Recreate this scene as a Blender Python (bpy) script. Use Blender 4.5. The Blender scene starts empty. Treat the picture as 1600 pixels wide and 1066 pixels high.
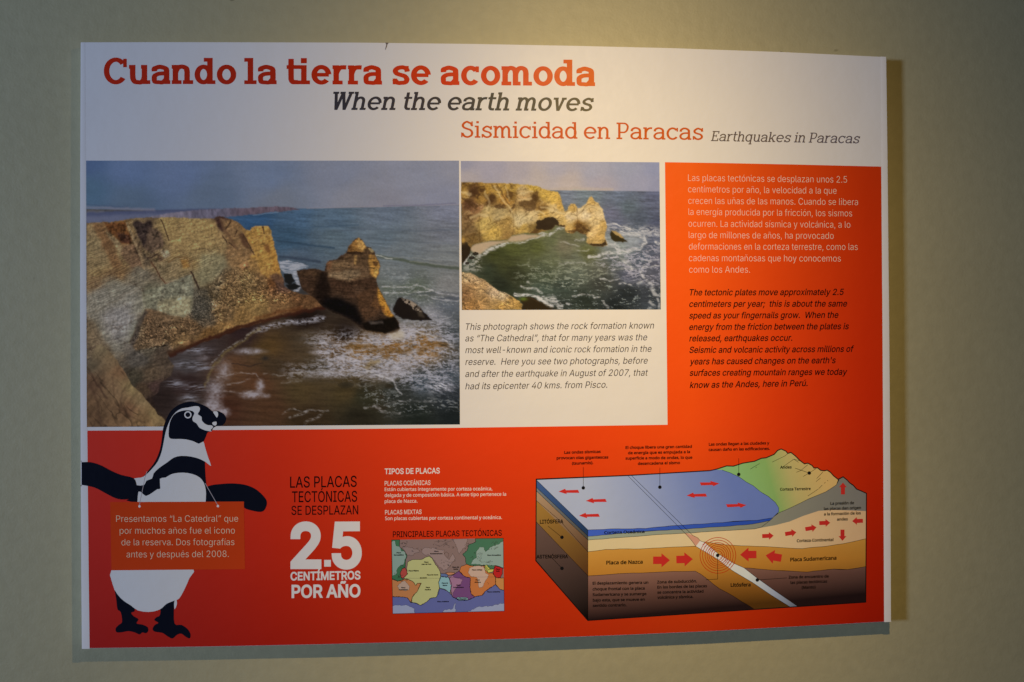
import bpy, bmesh, math, os
import numpy as np
from mathutils import Vector, Matrix
from mathutils.geometry import delaunay_2d_cdt

sc = bpy.context.scene
# ---------------------------------------------------------------- camera, light, exposure
# metres: the wall is the plane y = 0, x runs right along it, z up from the panel's middle height
FPX, DIST = 1900.0, 2.1
YAW, PITCH, ROLL = math.radians(6.129), math.radians(0.213), math.radians(-0.394)
PANEL_T = 0.030                                       # the board stands this far off the wall
_F = Vector((math.sin(YAW)*math.cos(PITCH), math.cos(YAW)*math.cos(PITCH), math.sin(PITCH)))
_R0 = Vector((math.cos(YAW), -math.sin(YAW), 0)); _U0 = _R0.cross(_F)
_R = _R0*math.cos(ROLL)+_U0*math.sin(ROLL); _U = -_R0*math.sin(ROLL)+_U0*math.cos(ROLL)
camd = bpy.data.cameras.new('camera'); cam = bpy.data.objects.new('camera', camd); sc.collection.objects.link(cam)
camd.sensor_width = 36.0; camd.lens = 36.0*FPX/1600.0; camd.clip_end = 50
M = Matrix((_R, _U, -_F)).transposed().to_4x4(); M.translation = Vector((0, -DIST, 0)); cam.matrix_world = M
sc.camera = cam
sc.view_settings.view_transform = 'Standard'; sc.view_settings.look = 'None'; sc.view_settings.exposure = 0; sc.view_settings.gamma = 1
w = bpy.data.worlds.new('World'); sc.world = w; w.use_nodes = True
w.node_tree.nodes['Background'].inputs[0].default_value = (.75, .80, 1.0, 1); w.node_tree.nodes['Background'].inputs[1].default_value = 0.002
def lamp(name, kind, loc, target, energy, color, **kw):
    d = bpy.data.lights.new(name, kind); d.energy = energy; d.color = color
    for k, v in kw.items(): setattr(d, k, v)
    o = bpy.data.objects.new(name, d); sc.collection.objects.link(o); o.location = loc
    o.rotation_euler = (Vector(target)-Vector(loc)).to_track_quat('-Z', 'Y').to_euler(); return o
# daylight from a window far to the left, grazing along the wall
WIN_P = (-5.2, -4.1, .22); WIN_T = (.2, 0, 0); WIN_E = (13.69, 17.2, 24.65)
lamp('window_daylight', 'AREA', WIN_P, WIN_T, WIN_E[2]*math.pi**2*.94, (WIN_E[0]/WIN_E[2], WIN_E[1]/WIN_E[2], 1.0), shape='RECTANGLE', size=.8, size_y=.75)
# warm wall-washing spotlight above the panel: a tall oval beam down the middle
SPOT_P = (.46, -1.289, .75); SPOT_T = (.371, 0, -.497); SPOT_E = (2.29, 1.605, .70); SPOT_A = 2.8; SPOT_S = (.254, .5)
spot = lamp('warm_spotlight', 'SPOT', SPOT_P, SPOT_T, SPOT_E[0]*4*math.pi**2*.97, (1.0, SPOT_E[1]/SPOT_E[0], SPOT_E[2]/SPOT_E[0]), spot_size=SPOT_A, spot_blend=1.0, shadow_soft_size=.016)
spot.scale = (SPOT_S[0], SPOT_S[1], 1)

def pxy(px, py):                                      # photo pixel -> metres on the panel's front face
    d = _F+_R*((px-800)/FPX)+_U*((533-py)/FPX)
    s = (DIST-PANEL_T)/d.y
    return d.x*s, d.z*s
def P(px, py, h=0.0):
    x, z = pxy(px, py); return (x, -PANEL_T-h, z)
def lin(c): return tuple((v/255/12.92 if v/255 <= .04045 else ((v/255+.055)/1.055)**2.4) for v in c)
# irradiance of the two lamps over the panel's face: used to turn colours read off the photograph into print colours
def light_at(px, py):
    px = np.asarray(px, float); py = np.asarray(py, float)
    F, R_, U_ = np.array(_F), np.array(_R), np.array(_U)
    D = F+R_*((px-800)/FPX)[..., None]+U_*((533-py)/FPX)[..., None]
    X = D*((DIST-PANEL_T)/D[..., 1:2]); X = X+np.array([0, -DIST, 0])
    def ray(p, t):
        p = np.array(p); n = np.array(t)-p; n = n/np.linalg.norm(n); r = X-p; d = np.linalg.norm(r, axis=-1, keepdims=True); return n, r/d, d[..., 0]
    n, r, d = ray(WIN_P, WIN_T); c = r[..., 1]*(r@n)/d**2
    n, r, d = ray(SPOT_P, SPOT_T); u = np.cross(n, [0, 0, 1.]); u /= np.linalg.norm(u); v = np.cross(u, n)
    z = r@n; q = z/np.sqrt(z*z+((r@u)/SPOT_S[0])**2+((r@v)/SPOT_S[1])**2); ca = math.cos(SPOT_A/2)
    t = np.clip((q-ca)/(1-ca), 0, 1); w_ = t*t*(3-2*t)*r[..., 1]/d**2
    return c[..., None]*np.array(WIN_E)+w_[..., None]*np.array(SPOT_E)
def lin_a(im):
    v = np.clip(im/255.0, 0, 1); return np.where(v <= .04045, v/12.92, ((v+.055)/1.055)**2.4)
GLOSS = np.array([.002, .002, .002]); VEIL = (865, 125, 115, 105, .067, .047, .021)
def veil(px, py):                                      # sheen of the lamps on the laminate
    g = np.exp(-(((np.asarray(px, float)-VEIL[0])/VEIL[2])**2+((np.asarray(py, float)-VEIL[1])/VEIL[3])**2)/2)
    return g[..., None]*np.array(VEIL[4:7])+GLOSS
def alb(c, px, py):
    a = (np.array(lin(c))-veil(px, py))/light_at(px, py)
    return tuple(float(v) for v in np.clip(a, .003, .85))

# ---------------------------------------------------------------- materials
MATS = {}
def nt(name):
    m = bpy.data.materials.new(name); m.use_nodes = True; n = m.node_tree; return m, n, n.nodes['Principled BSDF']
def print_finish(n, b, rough=.36):
    b.inputs['Roughness'].default_value = rough
    b.inputs['Specular IOR Level'].default_value = .1
    g = n.nodes.new('ShaderNodeNewGeometry')
    z = n.nodes.new('ShaderNodeTexNoise'); z.inputs['Scale'].default_value = 9; z.inputs['Detail'].default_value = 4
    n.links.new(g.outputs['Position'], z.inputs['Vector'])
    bu = n.nodes.new('ShaderNodeBump'); bu.inputs['Strength'].default_value = .12; bu.inputs['Distance'].default_value = .02
    n.links.new(z.outputs['Fac'], bu.inputs['Height']); n.links.new(bu.outputs['Normal'], b.inputs['Normal'])
    z2 = n.nodes.new('ShaderNodeTexNoise'); z2.inputs['Scale'].default_value = 60; z2.inputs['Detail'].default_value = 6
    n.links.new(g.outputs['Position'], z2.inputs['Vector'])
    mr = n.nodes.new('ShaderNodeMapRange'); mr.inputs[3].default_value = rough-.05; mr.inputs[4].default_value = rough+.07
    n.links.new(z2.outputs['Fac'], mr.inputs[0]); n.links.new(mr.outputs[0], b.inputs['Roughness'])
def ink(c, key=None):                                 # flat printed colour (linear albedo)
    k = key or tuple(round(v, 3) for v in c)
    if k in MATS: return MATS[k]
    m, n, b = nt('printed_ink'); b.inputs['Base Color'].default_value = (*c, 1); print_finish(n, b); MATS[k] = m; return m
def ink_px(c, px, py): return ink(alb(c, px, py))
def ink_grad(stops, p0, p1):                          # colour gradient from photo pixel p0 to p1
    m, n, b = nt('colour_gradient'); print_finish(n, b)
    a = Vector(P(*p0)); e = Vector(P(*p1)); d = e-a; L2 = d.length_squared
    g = n.nodes.new('ShaderNodeNewGeometry')
    s = n.nodes.new('ShaderNodeVectorMath'); s.operation = 'SUBTRACT'; s.inputs[1].default_value = a; n.links.new(g.outputs['Position'], s.inputs[0])
    t = n.nodes.new('ShaderNodeVectorMath'); t.operation = 'DOT_PRODUCT'; t.inputs[1].default_value = d/L2; n.links.new(s.outputs[0], t.inputs[0])
    r = n.nodes.new('ShaderNodeValToRGB'); n.links.new(t.outputs['Value'], r.inputs[0])
    el = r.color_ramp.elements
    el[0].position = stops[0][0]; el[0].color = (*stops[0][1], 1); el[1].position = stops[-1][0]; el[1].color = (*stops[-1][1], 1)
    for p, c in stops[1:-1]:
        q = el.new(p); q.color = (*c, 1)
    n.links.new(r.outputs[0], b.inputs['Base Color']); return m
def vcol_mat():
    m, n, b = nt('printed_photograph'); print_finish(n, b)
    v = n.nodes.new('ShaderNodeVertexColor'); v.layer_name = 'print'; n.links.new(v.outputs[0], b.inputs['Base Color']); return m

# ---------------------------------------------------------------- mesh helpers
def link(name, me, mat, parent=None):
    o = bpy.data.objects.new(name, me); sc.collection.objects.link(o)
    if mat: me.materials.append(mat)
    if parent: o.parent = parent
    return o
def catmull(pts, closed=True, k=4):
    n = len(pts); out = []
    rng = range(n if closed else n-1)
    for i in rng:
        p = [pts[(i+j) % n] if closed else pts[min(max(i+j, 0), n-1)] for j in (-1, 0, 1, 2)]
        for s in range(k):
            t = s/k
            out.append(tuple(.5*((2*p[1][a])+(-p[0][a]+p[2][a])*t+(2*p[0][a]-5*p[1][a]+4*p[2][a]-p[3][a])*t*t+(-p[0][a]+3*p[1][a]-3*p[2][a]+p[3][a])*t**3) for a in (0, 1)))
    if not closed: out.append(tuple(pts[-1]))
    return out
def area(l): return .5*sum(l[i][0]*l[(i+1) % len(l)][1]-l[(i+1) % len(l)][0]*l[i][1] for i in range(len(l)))
def ccw(l): return l if area(l) > 0 else l[::-1]
def fill(verts, segs):
    """union fill (non-zero winding) of directed segments; returns verts and triangles"""
    V = np.array(verts, float)
    r = delaunay_2d_cdt([Vector(v) for v in verts], [tuple(s) for s in segs], [], 0, 1e-5)
    vo = np.array([tuple(v) for v in r[0]]); fo = [tuple(f) for f in r[2]]
    if not len(fo): return [], []
    F = np.array(fo); c = vo[F].mean(axis=1)
    S = np.array(segs); a = V[S[:, 0]]; b = V[S[:, 1]]
    wn = np.zeros(len(c), int)
    for k in range(0, len(c), 2000):
        cx = c[k:k+2000, 0:1]; cy = c[k:k+2000, 1:2]
        side = (b[:, 0]-a[:, 0])*(cy-a[:, 1])-(cx-a[:, 0])*(b[:, 1]-a[:, 1])
        up = (a[:, 1] <= cy) & (b[:, 1] > cy) & (side > 0); dn = (a[:, 1] > cy) & (b[:, 1] <= cy) & (side < 0)
        wn[k:k+2000] = up.sum(1)-dn.sum(1)
    keep = F[wn != 0]
    used = np.unique(keep); mp = -np.ones(len(vo), int); mp[used] = np.arange(len(used))
    return vo[used].tolist(), mp[keep].tolist()
def loops_vs(loops):
    v = []; s = []
    for l in loops:
        b = len(v); v += [tuple(p) for p in l]; s += [(b+i, b+(i+1) % len(l)) for i in range(len(l))]
    return v, s
def sheet(name, vs, tris, h, mat, parent):
    me = bpy.data.meshes.new(name)
    pts = [P(x, y, h) for x, y in vs]
    fixed = []
    for f in tris:
        a, b, c = (vs[i] for i in f)
        cr = (b[0]-a[0])*(c[1]-a[1])-(b[1]-a[1])*(c[0]-a[0])
        fixed.append(f if cr < 0 else f[::-1])        # normals towards the viewer (-y)
    me.from_pydata(pts, [], fixed); me.update()
    return link(name, me, mat, parent)
def flat(name, loops, h, mat, parent):                # filled printed shape; loops in photo pixels
    if isinstance(loops[0][0], (int, float)): loops = [loops]
    v, s = loops_vs([ccw(l) for l in loops]); v, f = fill(v, s)
    return sheet(name, v, f, h, mat, parent)
def stroke(pts, w, closed=False):
    """outline loops of a polyline of width w"""
    n = len(pts); L = []; R = []
    for i in range(n):
        a = pts[(i-1) % n] if closed or i else pts[0]; b = pts[(i+1) % n] if closed or i < n-1 else pts[-1]
        p = pts[i]
        d1 = (p[0]-a[0], p[1]-a[1]); d2 = (b[0]-p[0], b[1]-p[1])
        l1 = math.hypot(*d1) or 1e-9; l2 = math.hypot(*d2) or 1e-9
        if not closed and i == 0: l1 = 1e-9; d1 = d2; l1 = l2
        if not closed and i == n-1: d2 = d1; l2 = l1
        n1 = (-d1[1]/l1, d1[0]/l1); n2 = (-d2[1]/l2, d2[0]/l2)
        m = (n1[0]+n2[0], n1[1]+n2[1]); q = m[0]*n1[0]+m[1]*n1[1]
        k = min(1/max(q, .35), 2.2)
        L.append((p[0]+m[0]*k*w/2, p[1]+m[1]*k*w/2)); R.append((p[0]-m[0]*k*w/2, p[1]-m[1]*k*w/2))
    if closed:
        o, i_ = (L, R) if abs(area(L)) > abs(area(R)) else (R, L)
        return [ccw(o), ccw(i_)[::-1]]
    return [ccw(L+R[::-1])]
def lines(name, list_of_pts, w, h, mat, parent, closed=False):
    lp = []
    for p in list_of_pts: lp += stroke(p, w, closed)
    v, s = loops_vs(lp); v, f = fill(v, s)
    return sheet(name, v, f, h, mat, parent)
def circle(cx, cy, r, n=20, ry=None): return [(cx+r*math.cos(2*math.pi*i/n), cy+(ry or r)*math.sin(2*math.pi*i/n)) for i in range(n)]
def crop(ox, oy, s): return lambda pts: [(ox+x/s, oy+y/s) for x, y in pts]

# ---------------------------------------------------------------- lettering
FD = os.path.join(bpy.utils.resource_path('LOCAL'), 'datafiles', 'fonts')
def font(f):
    try: return bpy.data.fonts.load(os.path.join(FD, f))
    except Exception: return None
HELV = font('Inter.woff2')
MYR = next((f for f in (font(x) for x in sorted(os.listdir(FD)) if 'Hebrew' in x) if f), None) if os.path.isdir(FD) else None
def outline(txt, fnt, bold=0.0, res=3, spacing=1.0):
    c = bpy.data.curves.new('t', 'FONT'); c.body = txt; c.resolution_u = res; c.fill_mode = 'NONE'; c.space_character = spacing
    if fnt: c.font = fnt
    o = bpy.data.objects.new('t', c); sc.collection.objects.link(o)
    bpy.context.view_layer.update()
    me = o.evaluated_get(bpy.context.evaluated_depsgraph_get()).to_mesh()
    v = [(p.co.x, p.co.y) for p in me.vertices]; e = [tuple(k.vertices) for k in me.edges]
    o.evaluated_get(bpy.context.evaluated_depsgraph_get()).to_mesh_clear()
    bpy.data.objects.remove(o); bpy.data.curves.remove(c)
    if bold: v = embolden(v, e, bold)
    return v, e
def embolden(v, e, k):                                # push every contour outwards by k
    nx = {a: b for a, b in e}; pv = {b: a for a, b in e}
    A = sum(v[a][0]*v[b][1]-v[b][0]*v[a][1] for a, b in e); sg = 1 if A < 0 else -1
    out = list(v)
    for i in nx:
        a, b = v[pv.get(i, i)], v[nx[i]]; p = v[i]
        l1 = math.hypot(p[0]-a[0], p[1]-a[1]) or 1e-9; l2 = math.hypot(b[0]-p[0], b[1]-p[1]) or 1e-9
        n1 = (-(p[1]-a[1])/l1, (p[0]-a[0])/l1); n2 = (-(b[1]-p[1])/l2, (b[0]-p[0])/l2)
        m = (n1[0]+n2[0], n1[1]+n2[1]); q = m[0]*n1[0]+m[1]*n1[1]; kk = sg*k*min(1/max(q, .4), 1.8)
        out[i] = (p[0]+m[0]*kk, p[1]+m[1]*kk)
    return out
_CAP = {}
def glyphs(v, e):
    """contours grouped into glyphs by their overlap in x"""
    nx = dict(e); seen = set(); cs = []
    for a in nx:
        if a in seen: continue
        ring = [a]; seen.add(a); b = nx[a]
        while b != a and b in nx and b not in seen: ring.append(b); seen.add(b); b = nx[b]
        cs.append((min(v[i][0] for i in ring), max(v[i][0] for i in ring), ring))
    cs.sort(); out = []; cur = []; hi = -1e9
    for lo, h_, ring in cs:
        if cur and lo > hi: out.append(cur); cur = []; hi = -1e9
        cur += ring; hi = max(hi, h_)
    if cur: out.append(cur)
    return [(g, [(a, nx[a]) for a in g]) for g in out]
def caph(fnt, bold):
    k = (fnt.name if fnt else '', bold)
    if k not in _CAP:
        v, e = outline('H', fnt, bold, 2); _CAP[k] = max(p[1] for p in v)-min(p[1] for p in v)
    return _CAP[k]
def place(v, x0, x1, y0, y1, cap, ch, slant, xs):
    mn, mx = min(xs), max(xs); kx = (x1-x0)/(mx-mn); ky = cap/ch
    out = []
    for (x, y) in v:
        X = x0+(x-mn)*kx; t = (X-x0)/(x1-x0)
        out.append((X, y0+(y1-y0)*t-y*ky))
    return out
def text(name, rows, cap, fnt, mat, h, parent, bold=0.0, slant=0.0, res=2, xf=None):
    """rows of (string, x0, x1, baseline at x0, baseline at x1) in photo pixels (or in a crop's own units, with xf)"""
    V = []; T = []
    for row in rows:
        s, x0, x1, y0, y1 = row[:5]; cp = row[5] if len(row) > 5 else cap
        v, e = outline(s, fnt, bold, res)
        if slant: v = [(x+y*math.tan(slant), y) for x, y in v]
        v = place(v, x0, x1, y0, y1, cp, caph(fnt, bold), slant, [p[0] for p in v])
        if xf: v = xf(v)
        for ids, eg in glyphs(v, e):                  # fill glyph by glyph, in coordinates of its own
            c = (min(v[i][0] for i in ids), min(v[i][1] for i in ids)); mp = {i: k for k, i in enumerate(ids)}
            vs, f = fill([((v[i][0]-c[0])*10, (v[i][1]-c[1])*10) for i in ids], [(mp[a], mp[b]) for a, b in eg])
            b0 = len(V); V += [(a/10+c[0], b/10+c[1]) for a, b in vs]; T += [tuple(i+b0 for i in q) for q in f]
    return sheet(name, V, T, h, mat, parent)

# slab-serif letters for the headings, drawn as strokes: cap height 1, x height .73
def slab(ch, w):
    r = w/2; KY = .76; q = r*KY; s = .68*w; xh = .73; L = []
    def pen(p, ww, closed=False): return [[(x, y*KY) for x, y in l] for l in stroke([(x, y/KY) for x, y in p], ww, closed)]
    def rect(x0, y0, x1, y1): L.append([(x0, y0), (x1, y0), (x1, y1), (x0, y1)])
    def arc(cx, cy, rx, ry, a0, a1, n=22, ww=w):
        p = [(cx+rx*math.cos(math.radians(a0+(a1-a0)*i/n)), cy+ry*math.sin(math.radians(a0+(a1-a0)*i/n))) for i in range(n+1)]
        L.extend(pen(p, ww))
    def ring(cx, cy, rx, ry): L.extend(pen([(cx+rx*math.cos(2*math.pi*i/32), cy+ry*math.sin(2*math.pi*i/32)) for i in range(32)], w, True))
    def path(p, ww=w, sm=True): L.extend(pen(catmull(p, False, 6) if sm else p, ww))
    e = .45*w+.035                                     # serif overhang
    if ch == 'o': ring(.38, xh/2, .38-r, xh/2-q+.012); a = .76
    elif ch == 'c':
        arc(.375, xh/2, .375-r, xh/2-q+.012, 38, 322); rect(.70-.62*w, .49, .70, xh-.012); a = .72
    elif ch == 'C':
        arc(.47, .5, .47-r, .5-q+.012, 40, 322, 30); rect(.90-.66*w, .64, .90, .965); a = .93
    elif ch == 'e':
        arc(.39, xh/2, .39-r, xh/2-q+.012, 3, 318, 30); rect(.39-(.39-r), xh/2-.30*w-.005, .39+(.39-r*.9), xh/2+.36*w-.005); a = .78
    elif ch == 'a':
        path([(.03+r*.75, .485), (.11, .585), (.20, xh-q-.02), (.32, xh-q+.01), (.46, xh-q-.02), (.565, .575), (.585, .44), (.585, r)], w)
        rect(.585-r, 0, .585+r, .30); rect(.585, 0, .73, s)
        path([(.585, .30+.10), (.44, .405), (.25, .385), (.12, .31), (r*.95, .205), (.13, .09), (.28, q-.012), (.43, .07), (.545, .17), (.585, .23)], w*.93); a = .74
    elif ch == 'u':
        rect(0, xh-s, .145+r, xh); path([(.145, xh), (.145, .34), (.165, .19), (.235, .09), (.35, q-.012), (.47, .07), (.57, .16), (.60, .27)], w)
        rect(.605-r, 0, .605+r, xh); rect(.47, xh-s, .605+r, xh); rect(.605, 0, .605+r+e*.9, s); a = .605+r+e*.9
    elif ch in 'nhm':
        top = 1.0 if ch == 'h' else xh; x = .135
        rect(x-r, 0, x+r, top); rect(0-.01, top-s, x, top); rect(-.01, 0, x+r+e, s)
        def arch(x, x2): path([(x, .43), (x+.05, .55), (x+.14, .645), ((x+x2)/2+.06, xh-q+.012), (x2-.035, .60), (x2, .47), (x2, .34), (x2, 0)], w)
        if ch == 'm':
            x2 = x+.405; x3 = x2+.405
            arch(x, x2); arch(x2, x3); rect(x2-r, 0, x2+r+e*.7, s); rect(x3-r-e*.0, 0, x3+r+e, s); a = x3+r+e
        else:
            x2 = x+.455; arch(x, x2); rect(x2-r-e*.45, 0, x2+r+e, s); a = x2+r+e
    elif ch in 'dq':
        ring(.35, xh/2, .35-r*.98, xh/2-q+.012); x = .60
        if ch == 'd': rect(x-r, 0, x+r, 1.0); rect(x-r-e, 1.0-s, x, 1.0); rect(x, 0, x+r+e*.8, s)
        else: rect(x-r, -.27, x+r, xh); rect(x-r-e*.8, -.27, x+r+e*.8, -.27+s); rect(x, xh-s, x+r+e*.3, xh)
        a = x+r+e*.8
    elif ch == 'l': x = .17; rect(x-r, 0, x+r, 1); rect(x-r-e, 1-s, x, 1); rect(x-r-e, 0, x+r+e, s); a = x+r+e
    elif ch in 'i': x = .17; rect(x-r, 0, x+r, xh); rect(x-r-e, xh-s, x, xh); rect(x-r-e, 0, x+r+e, s); rect(x-r*1.08, 1-w*.92, x+r*1.08, 1.0); a = x+r+e
    elif ch == 't':
        x = .17; path([(x, .97), (x, .32), (x+.01, .17), (x+.07, .085), (x+.16, q), (x+.27, q)], w); rect(0-.005, xh-s, .44, xh); a = .445
    elif ch == 'r':
        x = .135; rect(x-r, 0, x+r, xh); rect(-.01, xh-s, x, xh); rect(-.01, 0, x+r+e*1.1, s)
        path([(x, .40), (x+.05, .53), (x+.14, .63), (x+.27, xh-q+.005), (.53, xh-q+.0)], w); a = .545
    elif ch == 's':
        path([(.60, .50), (.55, .61), (.45, .655), (.335, xh-q+.012), (.20, .62), (.125, .535), (.17, .435), (.33, .375), (.49, .325), (.575, .21), (.52, .10), (.36, q-.012), (.20, .08), (.09, .20)], w*.96)
        rect(.645-.58*w, .50, .645, xh-.012); rect(.02, .012, .02+.58*w, .235); a = .68
    elif ch == 'S':
        path([(.70, .70), (.62, .86), (.50, .905), (.38, 1-q+.012), (.22, .88), (.135, .745), (.19, .62), (.38, .535), (.60, .455), (.695, .29), (.63, .13), (.42, q-.012), (.22, .10), (.10, .28)], w)
        rect(.735-.58*w, .69, .735, .98); rect(.03, .02, .03+.58*w, .31); a = .80
    elif ch == 'v':
        rect(-.01, xh-s, .27, xh); rect(.45, xh-s, .72, xh); L.append([(.06, xh), (.06+w*1.05, xh), (.36+.35*w, 0), (.36-.5*w, 0)]); L.append([(.65, xh), (.65-w*.95, xh), (.36-.35*w, 0), (.36+.5*w, 0)]); a = .71
    elif ch == 'W':
        rect(0, 1-s, .33, 1); rect(.40, 1-s, .70, 1); rect(.86, 1-s, 1.17, 1)
        for p, q in ((.16, .34), (.58, .34), (.58, .80), (1.03, .80)): L.append(ccw([(p-w*.52, 1-.001), (p+w*.52, 1-.001), (q+w*.5, 0), (q-w*.5, 0)]))
        a = 1.16
    elif ch == 'P':
        x = .17; rect(x-r, 0, x+r, 1); rect(0, 1-s, x, 1); rect(0, 0, x+r+e*1.1, s)
        path([(x, 1-s/2-.0), (.42, 1-s/2), (.56, .955-r*.4), (.665, .82), (.68, .70), (.62, .52), (.50, .425), (.40, .41), (x, .41)], w*.85); a = .78
    elif ch == 'E':
        x = .17; rect(x-r, 0, x+r, 1); rect(0, 1-s, .72, 1); rect(0, 0, .74, s); rect(x, .47, .52, .47+s); rect(.72-.75*w, .74, .72, 1); rect(.74-.75*w, 0, .74, .28); rect(.52-.5*w, .38, .52, .66); a = .78
    elif ch == 'k':
        x = .135; rect(x-r, 0, x+r, 1); rect(-.01, 1-s, x, 1); rect(-.01, 0, x+r+e*.8, s); rect(.43, xh-s, .72, xh); rect(.47, 0, .76, s)
        L.append(ccw([(.57-w*.5, xh-.01), (.57+w*.6, xh-.01), (x+w*.8, .27), (x+w*.1, .27)])); L.append(ccw([(.24, .40), (.24+w, .46), (.66+w*.3, .01), (.66-w*.8, .01)])); a = .76
    else: return [], .36
    return [ccw(l) if not (len(l) == 32 and area(l) < 0) else l for l in L], a
def slab_text(name, s, x0, x1, y0, y1, cap, weight, slant, mats, h, parent, gap=.055, mid=None):
    loops = []; x = 0
    for ch in s:
        if ch == ' ': x += .33; continue
        L, a = slab(ch, weight); loops += [[(px+x, py) for px, py in l] for l in L]; x += a+gap
    v, sg = loops_vs(loops)
    v = [(a+b*math.tan(slant), b) for a, b in v]
    v = place(v, x0, x1, y0, y1, cap, 1.0, 0, [p[0] for p in v])
    if mid: v = [(a, b+mid*(1-(2*(a-x0)/(x1-x0)-1)**2)) for a, b in v]
    vs, f = fill([(a*10, b*10) for a, b in v], sg)
    return sheet(name, [(a/10, b/10) for a, b in vs], f, h, mats, parent)
# ---------------------------------------------------------------- printed photographs (painted with numpy)
def _hash(ix, iy, seed):
    h = (ix.astype(np.int64)*374761393 + iy.astype(np.int64)*668265263 + seed*1442695041) & 0xffffffff
    h = ((h ^ (h >> 13))*1274126177) & 0xffffffff
    return ((h ^ (h >> 16)) & 0xffff)/65535.0
def vnoise(X, Y, seed):
    ix = np.floor(X); iy = np.floor(Y); fx = X-ix; fy = Y-iy
    fx = fx*fx*(3-2*fx); fy = fy*fy*(3-2*fy)
    a = _hash(ix, iy, seed); b = _hash(ix+1, iy, seed); c = _hash(ix, iy+1, seed); d = _hash(ix+1, iy+1, seed)
    return (a*(1-fx)+b*fx)*(1-fy)+(c*(1-fx)+d*fx)*fy
def fbm(X, Y, sx, sy, seed, octv=4, ang=0.0, gain=0.5):      # zero-mean, about -1..1
    ca, sa = math.cos(ang), math.sin(ang)
    U = (X*ca+Y*sa)/sx; V = (-X*sa+Y*ca)/sy
    t = 0; amp = 1; tot = 0
    for o in range(octv):
        t = t+amp*(vnoise(U, V, seed+o*17)*2-1); tot += amp; amp *= gain; U = U*2.03+5.1; V = V*2.03+3.7
    return t/tot*1.6
def ridge(X, Y, sx, sy, seed, octv=3, ang=0.0):               # thin bright veins, 0..1
    ca, sa = math.cos(ang), math.sin(ang)
    U = (X*ca+Y*sa)/sx; V = (-X*sa+Y*ca)/sy
    t = 0; amp = 1; tot = 0
    for o in range(octv):
        t = t+amp*(1-np.abs(vnoise(U, V, seed+o*31)*2-1)); tot += amp; amp *= .6; U = U*2.1+1.3; V = V*2.1+9.2
    return t/tot
def worley(X, Y, sx, sy, seed, ang=0.0):                     # broken stones: distance to the joint, a random value and the way each stone leans
    ca, sa = math.cos(ang), math.sin(ang); U = (X*ca+Y*sa)/sx; V = (-X*sa+Y*ca)/sy
    iu, iv = np.floor(U), np.floor(V); f1 = np.full(X.shape, 9.); f2 = f1.copy(); r = np.zeros(X.shape); dx = r.copy(); dy = r.copy()
    for a in (-1, 0, 1):
        for b in (-1, 0, 1):
            cu, cv = iu+a, iv+b
            pu = cu+.15+.7*_hash(cu, cv, seed); pv = cv+.15+.7*_hash(cu, cv, seed+7); d = np.hypot(U-pu, V-pv)
            m = d < f1; f2 = np.where(m, f1, np.minimum(f2, d)); r = np.where(m, _hash(cu, cv, seed+13), r)
            dx = np.where(m, U-pu, dx); dy = np.where(m, V-pv, dy); f1 = np.where(m, d, f1)
    return f2-f1, r, dx, dy
def stones(X, Y, sx, sy, seed, ang=0.0):
    X = X+fbm(X, Y, sx*1.3, sy*1.3, seed+50, 3)*sx*.75; Y = Y+fbm(X, Y, sx*1.3, sy*1.3, seed+60, 3)*sy*.75
    return _stones(X, Y, sx, sy, seed, ang)
def _stones(X, Y, sx, sy, seed, ang=0.0):                      # brightness factor of a rubble surface, lit from the upper left
    e, r, dx, dy = worley(X, Y, sx, sy, seed, ang)
    return np.clip(.80+.42*(r-.35)-(dx*.35+dy*.55)*(.4+r), .35, 1.7)*np.clip(.55+e*2.6*(.4+r), .45, 1)
def veins(X, Y, sx, sy, seed, ang=0.0, w=.05):                # thin dark cracks, 0..1
    ca, sa = math.cos(ang), math.sin(ang); U = (X*ca+Y*sa)/sx; V = (-X*sa+Y*ca)/sy
    U = U+.5*vnoise(U*1.7, V*1.7, seed+3); V = V+.5*vnoise(U*1.9, V*1.9, seed+4)
    d = np.abs(vnoise(U, V, seed)-.5); k = vnoise(U*.6+4, V*.6, seed+9)
    return np.clip(1-d/w, 0, 1)*np.clip(k*2.2-.6, 0, 1)
def inpoly(X, Y, pts):
    c = np.zeros(X.shape, bool); n = len(pts)
    for i in range(n):
        x0, y0 = pts[i]; x1, y1 = pts[(i+1) % n]
        if y0 == y1: continue
        m = ((y0 > Y) != (y1 > Y)) & (X < (x1-x0)*(Y-y0)/(y1-y0)+x0)
        c ^= m
    return c.astype(float)
def blur(a, r):
    for ax in (0, 1):
        for _ in range(2):
            k = int(max(1, round(r))); p = [(0, 0), (0, 0)]; p[ax] = (k+1, k)
            s = np.cumsum(np.pad(a, p, mode='edge'), axis=ax)
            n = a.shape[ax]
            hi = np.take(s, range(2*k+1, 2*k+1+n), axis=ax); lo = np.take(s, range(0, n), axis=ax)
            a = (hi-lo)/(2*k+1)
    return a
def pdist(X, Y, pts):
    best = np.full(X.shape, 1e9)
    for (x0, y0), (x1, y1) in zip(pts[:-1], pts[1:]):
        dx, dy = x1-x0, y1-y0; L = dx*dx+dy*dy+1e-9
        t = np.clip(((X-x0)*dx+(Y-y0)*dy)/L, 0, 1)
        best = np.minimum(best, np.hypot(X-x0-t*dx, Y-y0-t*dy))
    return best
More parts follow.
